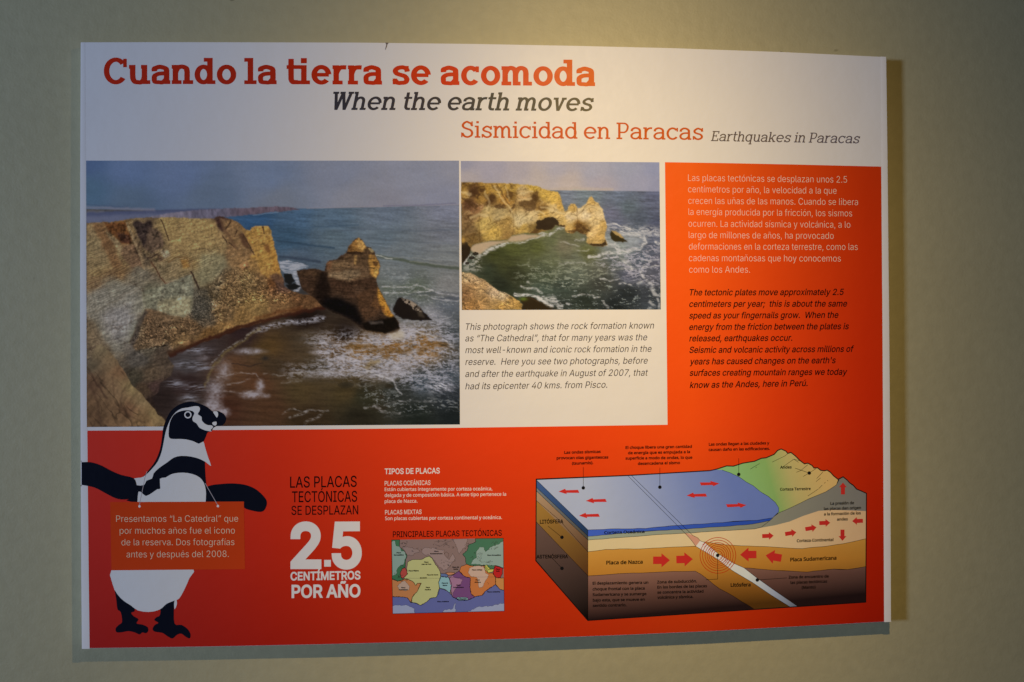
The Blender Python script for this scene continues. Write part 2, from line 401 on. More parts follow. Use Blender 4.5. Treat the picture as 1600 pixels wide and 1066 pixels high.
class Canvas:
    def __init__(s, x0, y0, x1, y1, nx, ny, seed):
        s.x = np.linspace(x0, x1, nx); s.y = np.linspace(y0, y1, ny)
        s.X, s.Y = np.meshgrid(s.x, s.y); s.im = np.zeros((ny, nx, 3)); s.seed = seed
        s.wx = fbm(s.X, s.Y, 9, 9, seed+1, 4); s.wy = fbm(s.X, s.Y, 9, 9, seed+2, 4)
    def poly(s, pts, rough=1.0, soft=0.0):
        m = inpoly(s.X+s.wx*rough, s.Y+s.wy*rough, pts)
        return blur(m, soft) if soft else (blur(m, 1)*.5+m*.5)
    def line(s, pts, w, rough=1.0, soft=1.0):
        d = pdist(s.X+s.wx*rough, s.Y+s.wy*rough, pts)
        return np.clip((w/2+soft/2-d)/soft, 0, 1)
    def ell(s, cx, cy, rx, ry, p=1.0):
        return np.exp(-(((s.X-cx)/rx)**2+((s.Y-cy)/ry)**2)*p)
    def put(s, m, col, a=1.0):
        m = (m*a)[..., None]; s.im = s.im*(1-m)+np.asarray(col, float)*m
    def field(s, pts, soft=60.0, pw=1.6):                                        # smooth colour field through scattered samples
        num = 0; den = 0
        for x, y, c in pts:
            w = 1/(((s.X+2.5*s.wx-x)**2+((s.Y+2.5*s.wy-y)*1.15)**2)+soft)**pw
            num = num+w[..., None]*np.array(c, float); den = den+w
        return num/den[..., None]
    def relief(s, h, k, lx=-.6, ly=-.8):
        gy, gx = np.gradient(h); return np.clip(1+k*(gx*lx+gy*ly)*-1, .25, 1.9)[..., None]

def paint_large():
    c = Canvas(135, 251, 718, 667, 584, 417, 11); X, Y = c.X, c.Y
    n = lambda *a, **k: fbm(X, Y, *a, **k)
    # sky
    c.im = c.field([(135, 251, (66, 84, 118)), (200, 265, (80, 97, 130)), (140, 300, (66, 88, 112)), (200, 315, (74, 90, 112)), (280, 270, (86, 101, 132)),
                    (330, 310, (84, 97, 118)), (420, 275, (98, 110, 134)), (440, 315, (104, 110, 124)), (530, 270, (116, 120, 136)), (560, 305, (124, 124, 134)),
                    (650, 270, (130, 130, 142)), (715, 270, (134, 132, 142)), (700, 310, (128, 128, 142)), (600, 318, (126, 124, 134))])
    c.im *= (1+.025*n(60, 12, 3, 4)+.012*n(2, 2, 4, 2))[..., None]
    hz = np.interp(X, [135, 250, 480, 600, 718], [326, 328, 325.5, 323, 320])
    # sea
    sea = c.field([(400, 345, (48, 74, 104)), (460, 335, (66, 88, 112)), (520, 345, (78, 95, 112)), (600, 335, (96, 106, 120)), (700, 330, (112, 114, 128)),
                   (450, 375, (56, 78, 98)), (520, 370, (84, 98, 108)), (600, 372, (92, 103, 112)), (700, 365, (108, 110, 118)), (460, 405, (72, 84, 98)),
                   (620, 395, (104, 110, 114)), (700, 400, (112, 114, 114)), (620, 430, (108, 112, 112)), (700, 450, (118, 116, 114)), (610, 455, (92, 96, 90)),
                   (650, 455, (84, 90, 78)), (700, 480, (84, 88, 94)), (640, 480, (100, 102, 104)), (715, 520, (70, 74, 76)),
                   (420, 545, (78, 58, 34)), (480, 530, (66, 54, 40)), (520, 545, (88, 66, 44)), (430, 570, (64, 50, 36)), (500, 575, (66, 56, 42)),
                   (360, 580, (84, 58, 40)), (400, 600, (78, 52, 36)), (350, 640, (62, 38, 28)), (420, 640, (68, 46, 32)), (470, 610, (70, 56, 36)),
                   (560, 550, (128, 92, 50)), (610, 550, (126, 90, 50)), (665, 548, (138, 98, 52)), (600, 575, (96, 84, 70)), (540, 615, (66, 54, 34)), (570, 625, (46, 44, 32)),
                   (620, 615, (44, 46, 42)), (660, 600, (56, 64, 70)), (700, 590, (66, 72, 78)), (700, 620, (40, 44, 48)), (650, 650, (32, 36, 32)),
                   (560, 655, (38, 34, 26)), (480, 660, (50, 38, 26)), (710, 655, (28, 32, 32)), (250, 620, (38, 30, 28)), (290, 600, (44, 32, 30)), (290, 570, (62, 56, 56)),
                   (330, 545, (54, 44, 42)), (380, 520, (44, 32, 32)), (300, 640, (60, 52, 50)), (480, 500, (28, 20, 18)), (540, 520, (36, 28, 24))])
    sea *= (1+.10*n(26, 3.2, 21, 4, .06)+.05*n(3, 1.6, 22, 2))[..., None]
    m = np.clip((Y-hz)/1.2, 0, 1); c.put(m, sea) if False else None
    c.im = c.im*(1-m[..., None])+sea*m[..., None]
    c.put(c.line([(480, 326), (600, 323), (718, 320)], 2.2, 0, 2), (140, 128, 134), .35)
    c.put(c.line([(600, 322), (660, 321), (712, 318)], 1.6, .4, 1.5), (98, 96, 116), .6)
    # far shore on the left, headland
    c.put(c.poly([(135, 331), (180, 330), (300, 327), (345, 326), (350, 345), (135, 350)], .5, 1), (66, 72, 98))
    c.put(c.poly([(135, 338), (200, 335), (300, 332), (300, 346), (135, 350)], 1, 2), (92, 96, 118), .8)
    c.put(c.line([(135, 324), (180, 326), (240, 327.5)], 2.6, 1.2, 5), (122, 114, 128), .7)
    c.put(c.line([(135, 319.5), (160, 321.5), (200, 323)], 1.2, 1, 2.5), (60, 70, 96), .45)
    c.put(c.line([(135, 331), (160, 330)], 1.5, 1.2, 5), (112, 112, 122), .45)
    hm = c.poly([(236, 338), (280, 331), (330, 326.5), (400, 324.5), (432, 323), (452, 324), (470, 327.6), (445, 330.5), (425, 331.5), (400, 335), (370, 338), (330, 341), (236, 344)], .5)
    c.im = c.im*(1-hm[..., None])+(c.field([(250, 338, (108, 102, 116)), (330, 334, (92, 88, 104)), (400, 330, (88, 76, 86)), (450, 327, (86, 74, 84))])*(1+.16*n(4, 9, 31, 3))[..., None])*hm[..., None]
    c.put(c.line([(396, 336.5), (415, 334), (435, 332)], 1.3, .8, 1.5), (128, 140, 156), .5)
    # swell lines
    for pts, w, col, a in [([(432, 377), (452, 379), (480, 383), (522, 388)], 3, (44, 60, 76), .7), ([(520, 361), (600, 358), (650, 362), (718, 360)], 2.5, (74, 82, 94), .4),
                           ([(590, 400), (606, 404), (622, 406), (650, 412), (680, 417), (718, 421)], 4.5, (72, 78, 66), .85), ([(600, 375), (650, 379), (718, 383)], 2.5, (84, 90, 98), .4),
                           ([(430, 352), (480, 356), (560, 352)], 2, (48, 66, 84), .4), ([(438, 401), (460, 404), (500, 410)], 3.5, (48, 56, 70), .7), ([(650, 391), (718, 398)], 2.5, (86, 90, 96), .4),
                           ([(600, 452), (640, 449), (668, 452), (672, 458), (640, 460), (602, 458)], 6, (82, 90, 76), .5), ([(640, 462), (690, 458), (718, 464)], 4, (78, 80, 84), .5), ([(690, 470), (718, 468)], 6, (72, 76, 84), .6)]:
        c.put(c.line(pts, w, .7, 2.5), col, a)
    c.put(c.line([(584, 399), (596, 400.5), (604, 403.5), (612, 405)], 1.8, 1.8, 2.4)*np.clip(.8+.7*n(5, 2, 502, 3), 0, 1), (186, 182, 176), .85)
    c.put(c.line([(610, 404.5), (640, 403), (690, 410)], 1, 1.5, 2), (148, 146, 140), .5)
    c.put(c.line([(640, 409), (690, 415), (716, 417)], 1, .8, 1.5), (150, 146, 130), .4)
    # foam
    fv = .55*ridge(X+6*c.wx, Y+3*c.wy, 19, 6, 41, 3, .05)+.45*ridge(X+2*c.wx, Y+c.wy, 6, 2.4, 45, 3, -.05); ff = n(4, 1.7, 43, 4)
    def foam(mask, col=(168, 164, 172), th=.62, k=5.0, a=.9):
        c.put(np.clip((fv+.10*ff-th)*k, 0, 1)*mask, col, a)
    reg = blur(inpoly(X, Y, [(470, 530), (520, 520), (600, 522), (640, 505), (690, 500), (718, 520), (718, 585), (690, 612), (640, 612), (600, 595), (560, 598), (500, 585), (450, 590), (440, 575), (500, 570), (500, 545)]), 8)
    foam(reg, th=.52, k=4.5, a=.8)
    dense = np.clip(sum(c.ell(*e)*a for *e, a in [(545, 566, 45, 8, .9), (520, 585, 50, 8, .75), (600, 590, 30, 9, .6), (600, 530, 30, 6, .8), (635, 520, 22, 14, .9), (655, 562, 45, 9, .6),
                                                  (625, 578, 32, 9, .7), (560, 537, 34, 4, .7), (500, 537, 25, 3, .7), (690, 505, 20, 12, .5), (670, 490, 22, 14, .6), (500, 552, 18, 4, .8), (440, 520, 10, 3, 0), (700, 608, 14, 9, .5)]), 0, 1)
    c.put(np.clip(dense*1.1+.30*ff*dense+.25*n(2.2, 1.3, 47, 2)*dense-.16, 0, 1), (172, 166, 172), .92)
    foam(blur(inpoly(X, Y, [(590, 415), (640, 425), (718, 440), (718, 520), (640, 510), (605, 470)]), 6), (158, 158, 156), .68, 4, .6)
    for pts, w in [([(597, 449), (640, 450), (652, 447), (668, 452), (676, 456), (700, 461), (718, 465)], 2), ([(600, 460), (640, 459), (660, 458), (676, 455)], 2), ([(655, 462), (690, 470), (718, 472)], 1.5),
                   ([(650, 520), (690, 530), (712, 548)], 2), ([(568, 572), (572, 582), (590, 588), (612, 596)], 2.4), ([(612, 596), (620, 610), (628, 618)], 2.6)]:
        c.put(c.line(pts, w, 1.6, 2.5)*np.clip(.7+.6*ff, 0, 1), (182, 176, 176), .85)
    c.put(c.line([(540, 543), (560, 542), (580, 545), (600, 549), (625, 552), (640, 549)], 7, 2.5, 6)*np.clip(.8+.5*ff, 0, 1), (108, 78, 42), .8)
    c.put(c.line([(655, 552), (665, 545), (680, 540), (697, 543)], 9, 3, 6)*np.clip(.8+.5*ff, 0, 1), (120, 86, 48), .75)
    c.put(c.line([(572, 576), (580, 570), (592, 566)], 5, 2, 4)*np.clip(.8+.5*ff, 0, 1), (140, 118, 80), .8)
    c.put(c.line([(685, 539), (700, 545), (714, 550)], 2, 1, 3), (60, 46, 30), .6)
    c.im *= (1-.30*reg*np.clip(n(5, 1.5, 461, 3), 0, 1))[..., None]
    # lower bright foam with dark gaps
    low = np.clip(c.ell(690, 607, 24, 10)+c.ell(650, 600, 18, 6)*.5, 0, 1)
    c.put(np.clip(n(6, 2.0, 53, 3, .35)*1.8+.1, 0, 1)*low, (190, 186, 194), .9)
    foam(blur(inpoly(X, Y, [(560, 600), (610, 610), (640, 625), (718, 625), (718, 645), (600, 650), (570, 630)]), 5), (140, 140, 138), .68, 6, .7)
    for x, y, r1, r2 in [(581, 609, 7, 4), (566, 603, 4, 3), (608, 606, 8, 4), (540, 604, 12, 5), (596, 622, 4, 3), (590, 640, 14, 5)]:
        c.put(c.ell(x, y, r1, r2, 1)**.7*(c.ell(x, y, r1, r2) > .35), (44, 38, 28), .85)
    for pts, w, a in [([(570, 640), (584, 636), (592, 642), (600, 647), (625, 648)], 2.4, .8), ([(600, 634), (640, 628), (680, 632)], 1.6, .6), ([(440, 648), (458, 640), (470, 645), (485, 643), (512, 645)], 2, .75),
                      ([(452, 655), (470, 650), (478, 645)], 3.5, .6), ([(476, 664), (486, 657), (496, 656), (502, 650)], 3, .6), ([(450, 592), (470, 584), (500, 580), (520, 583)], 2, .6),
                      ([(412, 585), (438, 589), (470, 582)], 1.8, .6), ([(440, 600), (470, 597)], 2, .5), ([(600, 655), (660, 650)], 1, .25)]:
        c.put(c.line(pts, w, 1.8, 3)*np.clip(.65+.8*ff, 0, 1), (150, 144, 142), a)
    # wave curling along the cove
    c.put(c.line([(505, 497), (480, 503), (455, 504), (425, 511), (398, 517)], 7, 2, 6)*np.clip(.7+.9*ff, 0, 1), (160, 156, 164), .85)
    c.put(c.line([(405, 514), (385, 528), (368, 540), (350, 553), (336, 570), (326, 588), (320, 606)], 3.5, 2.5, 5)*np.clip(.75+.6*ff, 0, 1), (112, 96, 60), .85)
    c.put(c.line([(398, 517), (375, 533), (345, 552), (328, 572)], 1.2, 2.2, 3)*np.clip(.5+.9*ff, 0, 1), (160, 158, 160), .7)
    for e in [(390, 550, 22, 5, .8), (350, 580, 12, 16, .55), (336, 610, 14, 18, .65), (332, 635, 14, 12, .8), (349, 645, 10, 7, .8), (406, 605, 7, 10, .75), (392, 618, 16, 6, .85), (415, 620, 8, 4, .5), (318, 560, 10, 5, .4)]:
        mm = c.ell(*e[:4])*e[4]; c.put(np.clip(mm*1.4+.5*n(4, 2.6, 59, 3)*mm-.1, 0, 1), (152, 146, 154), .85)
    for pts in [[(338, 590), (370, 583), (400, 586), (408, 596)], [(350, 612), (380, 616), (396, 612)], [(342, 604), (370, 600), (390, 594)]]:
        c.put(c.line(pts, 2, 1.6, 2.5)*np.clip(.7+.8*ff, 0, 1), (150, 142, 142), .6)
    c.put(c.ell(414, 561, 6, 4), (36, 34, 34), .8); c.put(c.line([(362, 569), (378, 571), (392, 573), (410, 568)], 1.4, 1, 1.5), (40, 32, 30), .7)
    for x, y, w in [(315, 575, 16), (305, 606, 18), (296, 623, 14), (292, 570, 22), (308, 548, 20), (274, 600, 14)]:
        mm = c.ell(x, y, w, 6); c.put(mm*np.clip(.5+.9*n(12, 1.6, 61, 3, -.08), 0, 1), (138, 138, 150), .8)
    # cliff
    cl = [(135, 349), (180, 346), (215, 340.5), (265, 340), (320, 341.5), (335, 341), (338, 339), (345, 337.5), (358, 342), (372, 347), (378, 353), (384, 359), (391, 360), (394, 356), (400, 353.5), (419, 352.5),
          (424, 361), (427, 376), (431, 392), (435, 408), (438, 425), (443, 437), (444, 448), (452, 452), (460, 457), (473, 461), (488, 462), (500, 470), (506, 481), (480, 487), (440, 496), (405, 506), (372, 515),
          (345, 525), (325, 533), (308, 538), (290, 546), (270, 553), (262, 560), (272, 572), (266, 588), (250, 598), (247, 612), (238, 622), (243, 640), (262, 655), (275, 667), (135, 667)]
    rock = c.field([(140, 356, (112, 92, 68)), (150, 380, (116, 104, 78)), (175, 358, (104, 76, 50)), (190, 355, (126, 88, 46)), (190, 372, (104, 66, 40)), (165, 380, (118, 84, 56)), (180, 392, (120, 104, 78)), (150, 420, (118, 96, 66)),
                    (140, 440, (120, 98, 72)), (185, 420, (116, 90, 62)), (170, 412, (122, 98, 68)), (215, 348, (120, 100, 74)), (225, 355, (58, 46, 42)), (225, 375, (66, 52, 48)), (240, 372, (92, 74, 62)), (232, 405, (76, 62, 54)),
                    (250, 395, (110, 92, 70)), (262, 355, (144, 122, 78)), (280, 375, (142, 120, 82)), (300, 355, (152, 128, 84)), (325, 360, (150, 128, 82)), (310, 395, (138, 120, 84)), (330, 400, (132, 120, 90)),
                    (265, 420, (118, 98, 74)), (275, 405, (128, 104, 68)), (292, 412, (124, 96, 56)), (220, 430, (106, 98, 84)), (245, 425, (112, 100, 84)), (180, 450, (112, 104, 88)), (160, 465, (114, 106, 98)), (140, 480, (108, 98, 86)),
                    (200, 470, (120, 114, 108)), (190, 500, (118, 114, 116)), (215, 480, (118, 112, 96)), (170, 510, (112, 102, 96)), (145, 510, (104, 90, 74)), (210, 510, (116, 116, 102)), (240, 460, (104, 100, 82)), (265, 465, (118, 110, 94)),
                    (285, 480, (134, 120, 92)), (290, 450, (116, 108, 92)), (310, 430, (124, 112, 84)), (320, 415, (128, 116, 86)), (345, 345, (66, 46, 40)), (352, 362, (104, 80, 58)), (362, 352, (116, 86, 56)), (372, 372, (122, 94, 62)), (345, 385, (140, 118, 82)),
                    (360, 395, (122, 94, 66)), (378, 400, (118, 88, 58)), (340, 420, (116, 104, 82)), (360, 430, (124, 98, 68)), (395, 370, (152, 114, 62)), (412, 362, (166, 128, 72)), (415, 385, (162, 124, 66)), (405, 410, (158, 116, 58)), (425, 400, (166, 120, 56)), (430, 420, (146, 98, 50)),
                    (425, 440, (110, 72, 44)), (440, 443, (84, 62, 52)), (410, 440, (112, 86, 58)), (390, 440, (122, 98, 66)), (360, 460, (112, 88, 60)), (330, 455, (100, 84, 62)), (310, 480, (82, 74, 64)), (320, 500, (86, 74, 60)), (350, 490, (114, 90, 62)),
                    (400, 480, (134, 106, 66)), (440, 475, (124, 92, 60)), (380, 500, (128, 98, 60)), (470, 475, (100, 70, 46)), (350, 515, (124, 94, 58)), (300, 510, (98, 76, 54)), (250, 500, (94, 78, 62)), (225, 495, (98, 78, 62)), (240, 520, (92, 74, 58)),
                    (280, 525, (110, 86, 58)), (330, 525, (108, 78, 46)), (230, 545, (84, 76, 64)), (255, 560, (74, 62, 52)), (215, 560, (80, 74, 68)), (195, 540, (100, 92, 84)), (180, 555, (90, 80, 68)), (210, 590, (62, 56, 46)), (235, 585, (84, 70, 56)), (240, 605, (66, 50, 46)), (225, 610, (70, 56, 44)), (235, 630, (44, 34, 30))], 22, 2.3)
    C1 = lambda pts: [(135+x/3.895, 330+y/3.895) for x, y in pts]
    S = [rock]
    def rp(pts, col, a=.8, rough=1.6, soft=1):
        m = (c.poly(C1(pts), rough, soft)*a)[..., None]; S[0] = S[0]*(1-m)+np.array(col, float)*m
    def rl(pts, w, col, a=.7, rough=1.2):
        m = (c.line(C1(pts), w/3.895, rough, 1.2)*a)[..., None]; S[0] = S[0]*(1-m)+np.array(col, float)*m
    g = 1/.9
    K = lambda r, gg, b: (r*g, gg*g, b*g)
    rp([(0, 70), (500, 50), (790, 45), (850, 130), (860, 260), (760, 400), (640, 370), (480, 430), (340, 330), (180, 350), (0, 440)], K(124, 104, 72), .55, 3, 4)
    rp([(480, 60), (785, 45), (830, 130), (800, 220), (700, 260), (560, 240), (500, 180)], K(136, 112, 74), .6, 3, 4)
    rp([(0, 110), (60, 120), (130, 280), (150, 320), (0, 380)], K(110, 96, 72), .6, 2, 3)
    rp([(20, 75), (100, 75), (150, 170), (190, 260), (215, 340), (170, 350), (120, 260), (80, 160)], K(94, 68, 46), .75, 2.5, 2)
    rp([(110, 108), (210, 190), (218, 262), (180, 225)], K(124, 106, 80), .85)
    rp([(105, 72), (240, 64), (250, 110), (275, 150), (272, 200), (215, 196), (130, 112)], K(90, 56, 32), .9)
    rp([(180, 130), (262, 140), (275, 195), (218, 195)], K(64, 42, 34), .8)
    rp([(215, 205), (320, 205), (345, 335), (270, 345), (215, 262)], K(94, 72, 56), .75, 3)
    rl([(247, 70), (290, 170), (330, 280), (350, 345)], 15, K(128, 108, 82), .8)
    rp([(288, 60), (390, 65), (405, 95), (372, 150), (362, 205), (345, 235), (330, 190), (300, 120)], K(44, 35, 34), .9, 2.4)
    rp([(372, 100), (430, 112), (472, 190), (452, 232), (400, 262), (352, 232)], K(80, 64, 54), .8, 3)
    rp([(345, 240), (380, 300), (400, 340), (350, 330)], K(70, 60, 50), .6, 2)
    rp([(438, 240), (500, 238), (512, 268), (480, 288)], K(142, 128, 106), .85)
    rl([(370, 288), (400, 278), (432, 264)], 9, K(44, 32, 28), .85); rp([(430, 262), (482, 292), (445, 304)], K(66, 50, 40), .8)
    rp([(440, 310), (560, 280), (640, 320), (640, 375), (560, 425), (480, 438), (430, 370)], K(112, 98, 74), .6, 2, 2)
    rp([(570, 300), (618, 300), (628, 340), (585, 352)], K(130, 92, 48), .75, 2, 1); rl([(500, 310), (550, 283), (610, 285), (632, 320)], 6, K(104, 74, 46), .7)
    rl([(395, 308), (432, 372), (480, 440)], 9, K(70, 46, 34), .75); rl([(480, 440), (560, 428), (640, 378)], 5, K(84, 54, 42), .8); rl([(636, 372), (660, 424), (686, 478)], 11, K(46, 34, 28), .85)
    for pts in ([(0, 452), (90, 412), (185, 368)], [(0, 425), (90, 392), (170, 352)], [(30, 470), (120, 430), (200, 400)], [(0, 640), (90, 590), (200, 532), (272, 488), (345, 468)], [(60, 610), (180, 545), (340, 482)]): rl(pts, 4.5, K(84, 62, 46), .6)
    for pts in ([(500, 112), (640, 92), (790, 62)], [(520, 160), (660, 140), (805, 112)], [(560, 205), (690, 190), (825, 160)], [(600, 245), (720, 230), (832, 202)], [(500, 84), (640, 68), (780, 52)]): rl(pts, 4, K(104, 84, 56), .4)
    rl([(455, 52), (490, 142), (502, 176)], 7, K(50, 38, 30), .85); rl([(520, 200), (600, 260), (650, 310)], 5, K(96, 74, 52), .5); rl([(725, 225), (745, 300)], 5, K(98, 84, 58), .5)
    rp([(700, 260), (840, 260), (850, 330), (760, 440), (700, 460), (680, 400)], K(112, 106, 82), .7, 2, 3)
    rp([(785, 40), (815, 46), (838, 70), (852, 122), (832, 130), (802, 100)], K(52, 36, 32), .95, 1)
    rp([(820, 40), (930, 78), (965, 150), (1025, 262), (960, 300), (868, 262), (842, 150)], K(116, 90, 62), .7, 2)
    for pts in ([(830, 150), (855, 195)], [(905, 160), (918, 120)], [(955, 140), (990, 210), (1022, 268)], [(880, 60), (850, 110)], [(868, 190), (900, 215)]): rl(pts, 9, K(58, 42, 32), .75)
    rp([(868, 262), (1040, 290), (1060, 380), (930, 350), (860, 330)], K(128, 100, 68), .6, 2, 2); rp([(935, 325), (985, 312), (990, 350), (955, 356)], K(150, 108, 74), .8)
    rp([(972, 116), (1012, 95), (1112, 90), (1127, 130), (1152, 200), (1172, 300), (1200, 400), (1192, 440), (1120, 412), (1060, 380), (1040, 300), (1012, 230)], K(150, 114, 62), .75, 1)
    rp([(1110, 150), (1150, 200), (1172, 300), (1190, 380), (1140, 380), (1120, 260)], K(156, 110, 52), .6, 1, 2); rp([(1110, 392), (1160, 380), (1200, 400), (1196, 450), (1130, 425)], K(84, 60, 48), .85, 1)
    rl([(1074, 94), (1080, 142)], 7, K(60, 42, 28), .85); rl([(1000, 165), (1060, 152), (1105, 160)], 6, K(110, 80, 46), .7); rl([(1000, 205), (1050, 182)], 6, K(110, 80, 46), .6); rp([(1068, 198), (1108, 208), (1116, 252), (1088, 240)], K(104, 72, 42), .85)
    rp([(0, 500), (180, 430), (340, 470), (352, 560), (340, 640), (300, 710), (262, 800), (180, 890), (100, 800), (0, 650)], K(112, 108, 98), .75, 2, 4)
    rp([(90, 620), (260, 560), (300, 640), (250, 760), (180, 800), (110, 700)], K(116, 112, 114), .55, 3, 5); rl([(346, 500), (352, 580), (335, 650), (298, 720), (262, 800)], 16, K(122, 118, 98), .55); rl([(344, 478), (350, 520)], 6, K(66, 60, 50), .7)
    rp([(352, 482), (480, 448), (636, 384), (652, 450), (642, 600), (590, 645), (500, 630), (430, 600), (360, 590)], K(106, 104, 88), .85, 1.4, 1)
    rp([(440, 545), (520, 525), (642, 520), (640, 600), (592, 645), (500, 632), (430, 602)], K(130, 120, 94), .8, 1.6, 2)
    for x, y, r in [(590, 430, 14), (452, 540, 16), (462, 525, 10), (520, 500, 8), (575, 480, 8), (610, 510, 10), (480, 480, 8), (530, 460, 9), (400, 510, 9), (560, 500, 7), (420, 560, 8)]: rp([(x-r, y-r*.4), (x, y-r), (x+r, y+r*.3), (x, y+r)], K(62, 58, 50), .65, 1.6, 0)
    rp([(356, 592), (430, 604), (500, 634), (592, 650), (640, 620), (640, 700), (560, 780), (420, 830), (300, 850), (262, 800), (300, 712), (340, 650)], K(92, 72, 52), .7, 2, 1)
    rp([(300, 700), (352, 600), (372, 610), (330, 700), (310, 780), (270, 830), (262, 800)], K(56, 50, 46), .8, 1.6, 1)
    rp([(640, 470), (700, 478), (760, 470), (850, 350), (870, 330), (880, 350), (800, 500), (700, 500)], K(74, 64, 50), .6, 2, 2)
    rp([(0, 640), (60, 680), (110, 780), (180, 895), (0, 895)], K(92, 78, 60), .7, 2, 3)
    rock = S[0]
    # strata: tilted bands follow the cliff on the left
    strata = np.sin((Y-.0*X+(X-135)*.32+6*n(30, 14, 71, 3))*.75+1.2*n(16, 10, 72, 2))
    h = n(22, 12, 73, 5, -.45, gain=.62)*2.4
    tex = (1+.055*strata+.09*n(14, 2.4, 74, 4, -.36)+.13*n(2.6, 2, 75, 3))[..., None]
    cm = c.poly(cl, .8)[..., None]
    rk = rock*.95*tex*c.relief(h, .15)
    rk *= (1+.09*n(2.2, 9, 76, 3, .12))[..., None]                     # gullies
    c.im = c.im*(1-cm)+rk*cm
    inside = cm[..., 0]
    dryz = blur(inpoly(X, Y, [(135, 346), (335, 341), (440, 360), (440, 440), (380, 415), (345, 420), (310, 455), (230, 482), (205, 530), (200, 600), (135, 560)]), 4)*inside
    c.put(veins(X, Y, 26, 9, 301, -.42, .035)*dryz, (48, 36, 30), .38); c.put(veins(X, Y, 9, 26, 305, -.30, .03)*dryz, (52, 38, 32), .30)
    c.put(veins(X, Y, 12, 5, 309, -.38, .05)*dryz, (60, 46, 38), .35); c.put(veins(X, Y, 13, 7, 313, -.3, .04)*dryz, (160, 142, 112), .22)
    band = blur(inpoly(X, Y, [(135, 395), (210, 385), (330, 395), (330, 425), (215, 452), (135, 500)]), 6)*inside
    c.im *= (1+.10*band*np.sin((Y+(X-135)*.42+3*n(30, 14, 71, 3))*1.9))[..., None]
    ov = blur(inpoly(X, Y, [(222, 456), (297, 430), (304, 470), (298, 492), (262, 496), (240, 482)]), 2); c.im *= (1+ov*(.16*n(4, 6, 321, 4, .3)+.10*n(14, 8, 323, 2)))[..., None]
    c.put(veins(X, Y, 10, 8, 317, .2, .05)*blur(inpoly(X, Y, [(222, 456), (297, 430), (304, 470), (240, 482)]), 2), (60, 62, 56), .5)
    # rubble
    rub = blur(inpoly(X, Y, [(345, 420), (385, 415), (440, 447), (500, 470), (500, 484), (400, 505), (340, 523), (270, 550), (215, 560), (205, 530), (230, 482), (262, 497), (300, 490), (312, 455)]), 4)*inside
    lo = np.clip(1.25-np.abs(Y-(475+(X-400)*-.05))/60, .45, 1)
    big = stones(X+2*c.wx, Y+2*c.wy, 8.5, 6.5, 401, .3); mid = stones(X+c.wx, Y+c.wy, 3.4, 2.8, 405, .2); v2 = vnoise(X/1.9, Y/1.6, 83)
    kk = vnoise(X/13, Y/11, 409)
    st = np.where(kk > .62, big, mid)*.75+.25*(.7+.6*v2)
    upper = blur(inpoly(X, Y, [(345, 425), (385, 418), (440, 450), (480, 468), (430, 478), (380, 476), (345, 505), (300, 520), (255, 545), (215, 555), (205, 530), (230, 495), (300, 500), (312, 460)]), 5)
    am = rub*(.2+.8*upper)*np.clip(.55+1.1*vnoise(X/9, Y/7, 413), .4, 1)
    c.im *= (1+am*(st*1.14-1)*1.15)[..., None]
    fan = n(2.2, 16, 411, 4, .35)                                  # scree runs towards the water
    c.im *= (1+.16*rub*(1-upper)*fan)[..., None]
    sp = blur(inpoly(X, Y, [(304, 455), (322, 450), (330, 470), (328, 498), (305, 502), (292, 495), (302, 480)]), 2)
    c.put(sp, (72, 68, 60), .6); c.im *= (1+sp*(stones(X, Y, 2.3, 2.1, 421)*1.15-1)*.7)[..., None]
    for x, y, rx, ry, b in [(336, 478, 8, 9, 1.35), (350, 447, 5, 6, 1.3), (346, 440, 4, 3, 1.3), (438, 462, 5, 5, 1.25), (466, 468, 4, 3, 1.3), (452, 456, 3, 4, 1.3), (358, 512, 7, 5, 1.35), (246, 536, 13, 5, 1.3), (288, 536, 12, 4, 1.5), (380, 415, 6, 5, 1.2),
                            (430, 467, 5, 4, 1.2), (400, 436, 5, 4, 1.2), (268, 545, 5, 4, 1.3), (372, 433, 4, 3, 1.2), (410, 470, 4, 3, 1.15), (300, 520, 5, 3, 1.2)]:
        q = ((X+c.wx*1.5-x)/rx)**2+((Y+c.wy*1.5-y)/ry)**2
        c.im *= (1+(b-1)*np.clip(2.2-2.2*q, 0, 1))[..., None]
        q2 = ((X-x-rx*.35)/rx)**2+((Y-y-ry*.75)/(ry*.6))**2
        c.im *= (1-.35*np.clip(1.4-1.6*q2, 0, 1)*(q > 1))[..., None]
    # dark features and cracks
    gz = blur(inpoly(X, Y, [(205, 344), (245, 344), (266, 390), (262, 430), (225, 410), (180, 380), (150, 350)]), 4); c.im *= (1-gz*np.clip(.05+.40*n(4, 5, 331, 5, .4), 0, .4))[..., None]
    c.put(c.poly([(374, 366), (380, 364), (387, 378), (390, 390), (384, 388), (378, 380)], 1, 1), (66, 44, 34), .75)
    c.put(c.poly([(414, 381), (420, 384), (423, 396), (418, 396)], 1, 1), (104, 68, 40), .7)
    c.put(c.line([(347, 346), (352, 360), (360, 374), (372, 388)], 4, 2, 3), (86, 62, 46), .6)
    c.put(c.line([(505, 483), (470, 488), (440, 495), (400, 505), (370, 514), (345, 524), (320, 532), (300, 541), (266, 556)], 5.5, 2.2, 3), (50, 26, 20), .85)
    c.put(c.line([(470, 483), (440, 488), (400, 499)], 5, 2, 5), (84, 44, 24), .5)
    c.put(c.line([(300, 537), (266, 552)], 8, 2, 5), (60, 36, 24), .6)
    # foreground slope, lower left
    sl = c.poly([(135, 575), (150, 540), (158, 537), (170, 549), (182, 562), (196, 584), (206, 602), (220, 615), (234, 632), (246, 648), (256, 655), (264, 667), (135, 667)], 1.0)[..., None]
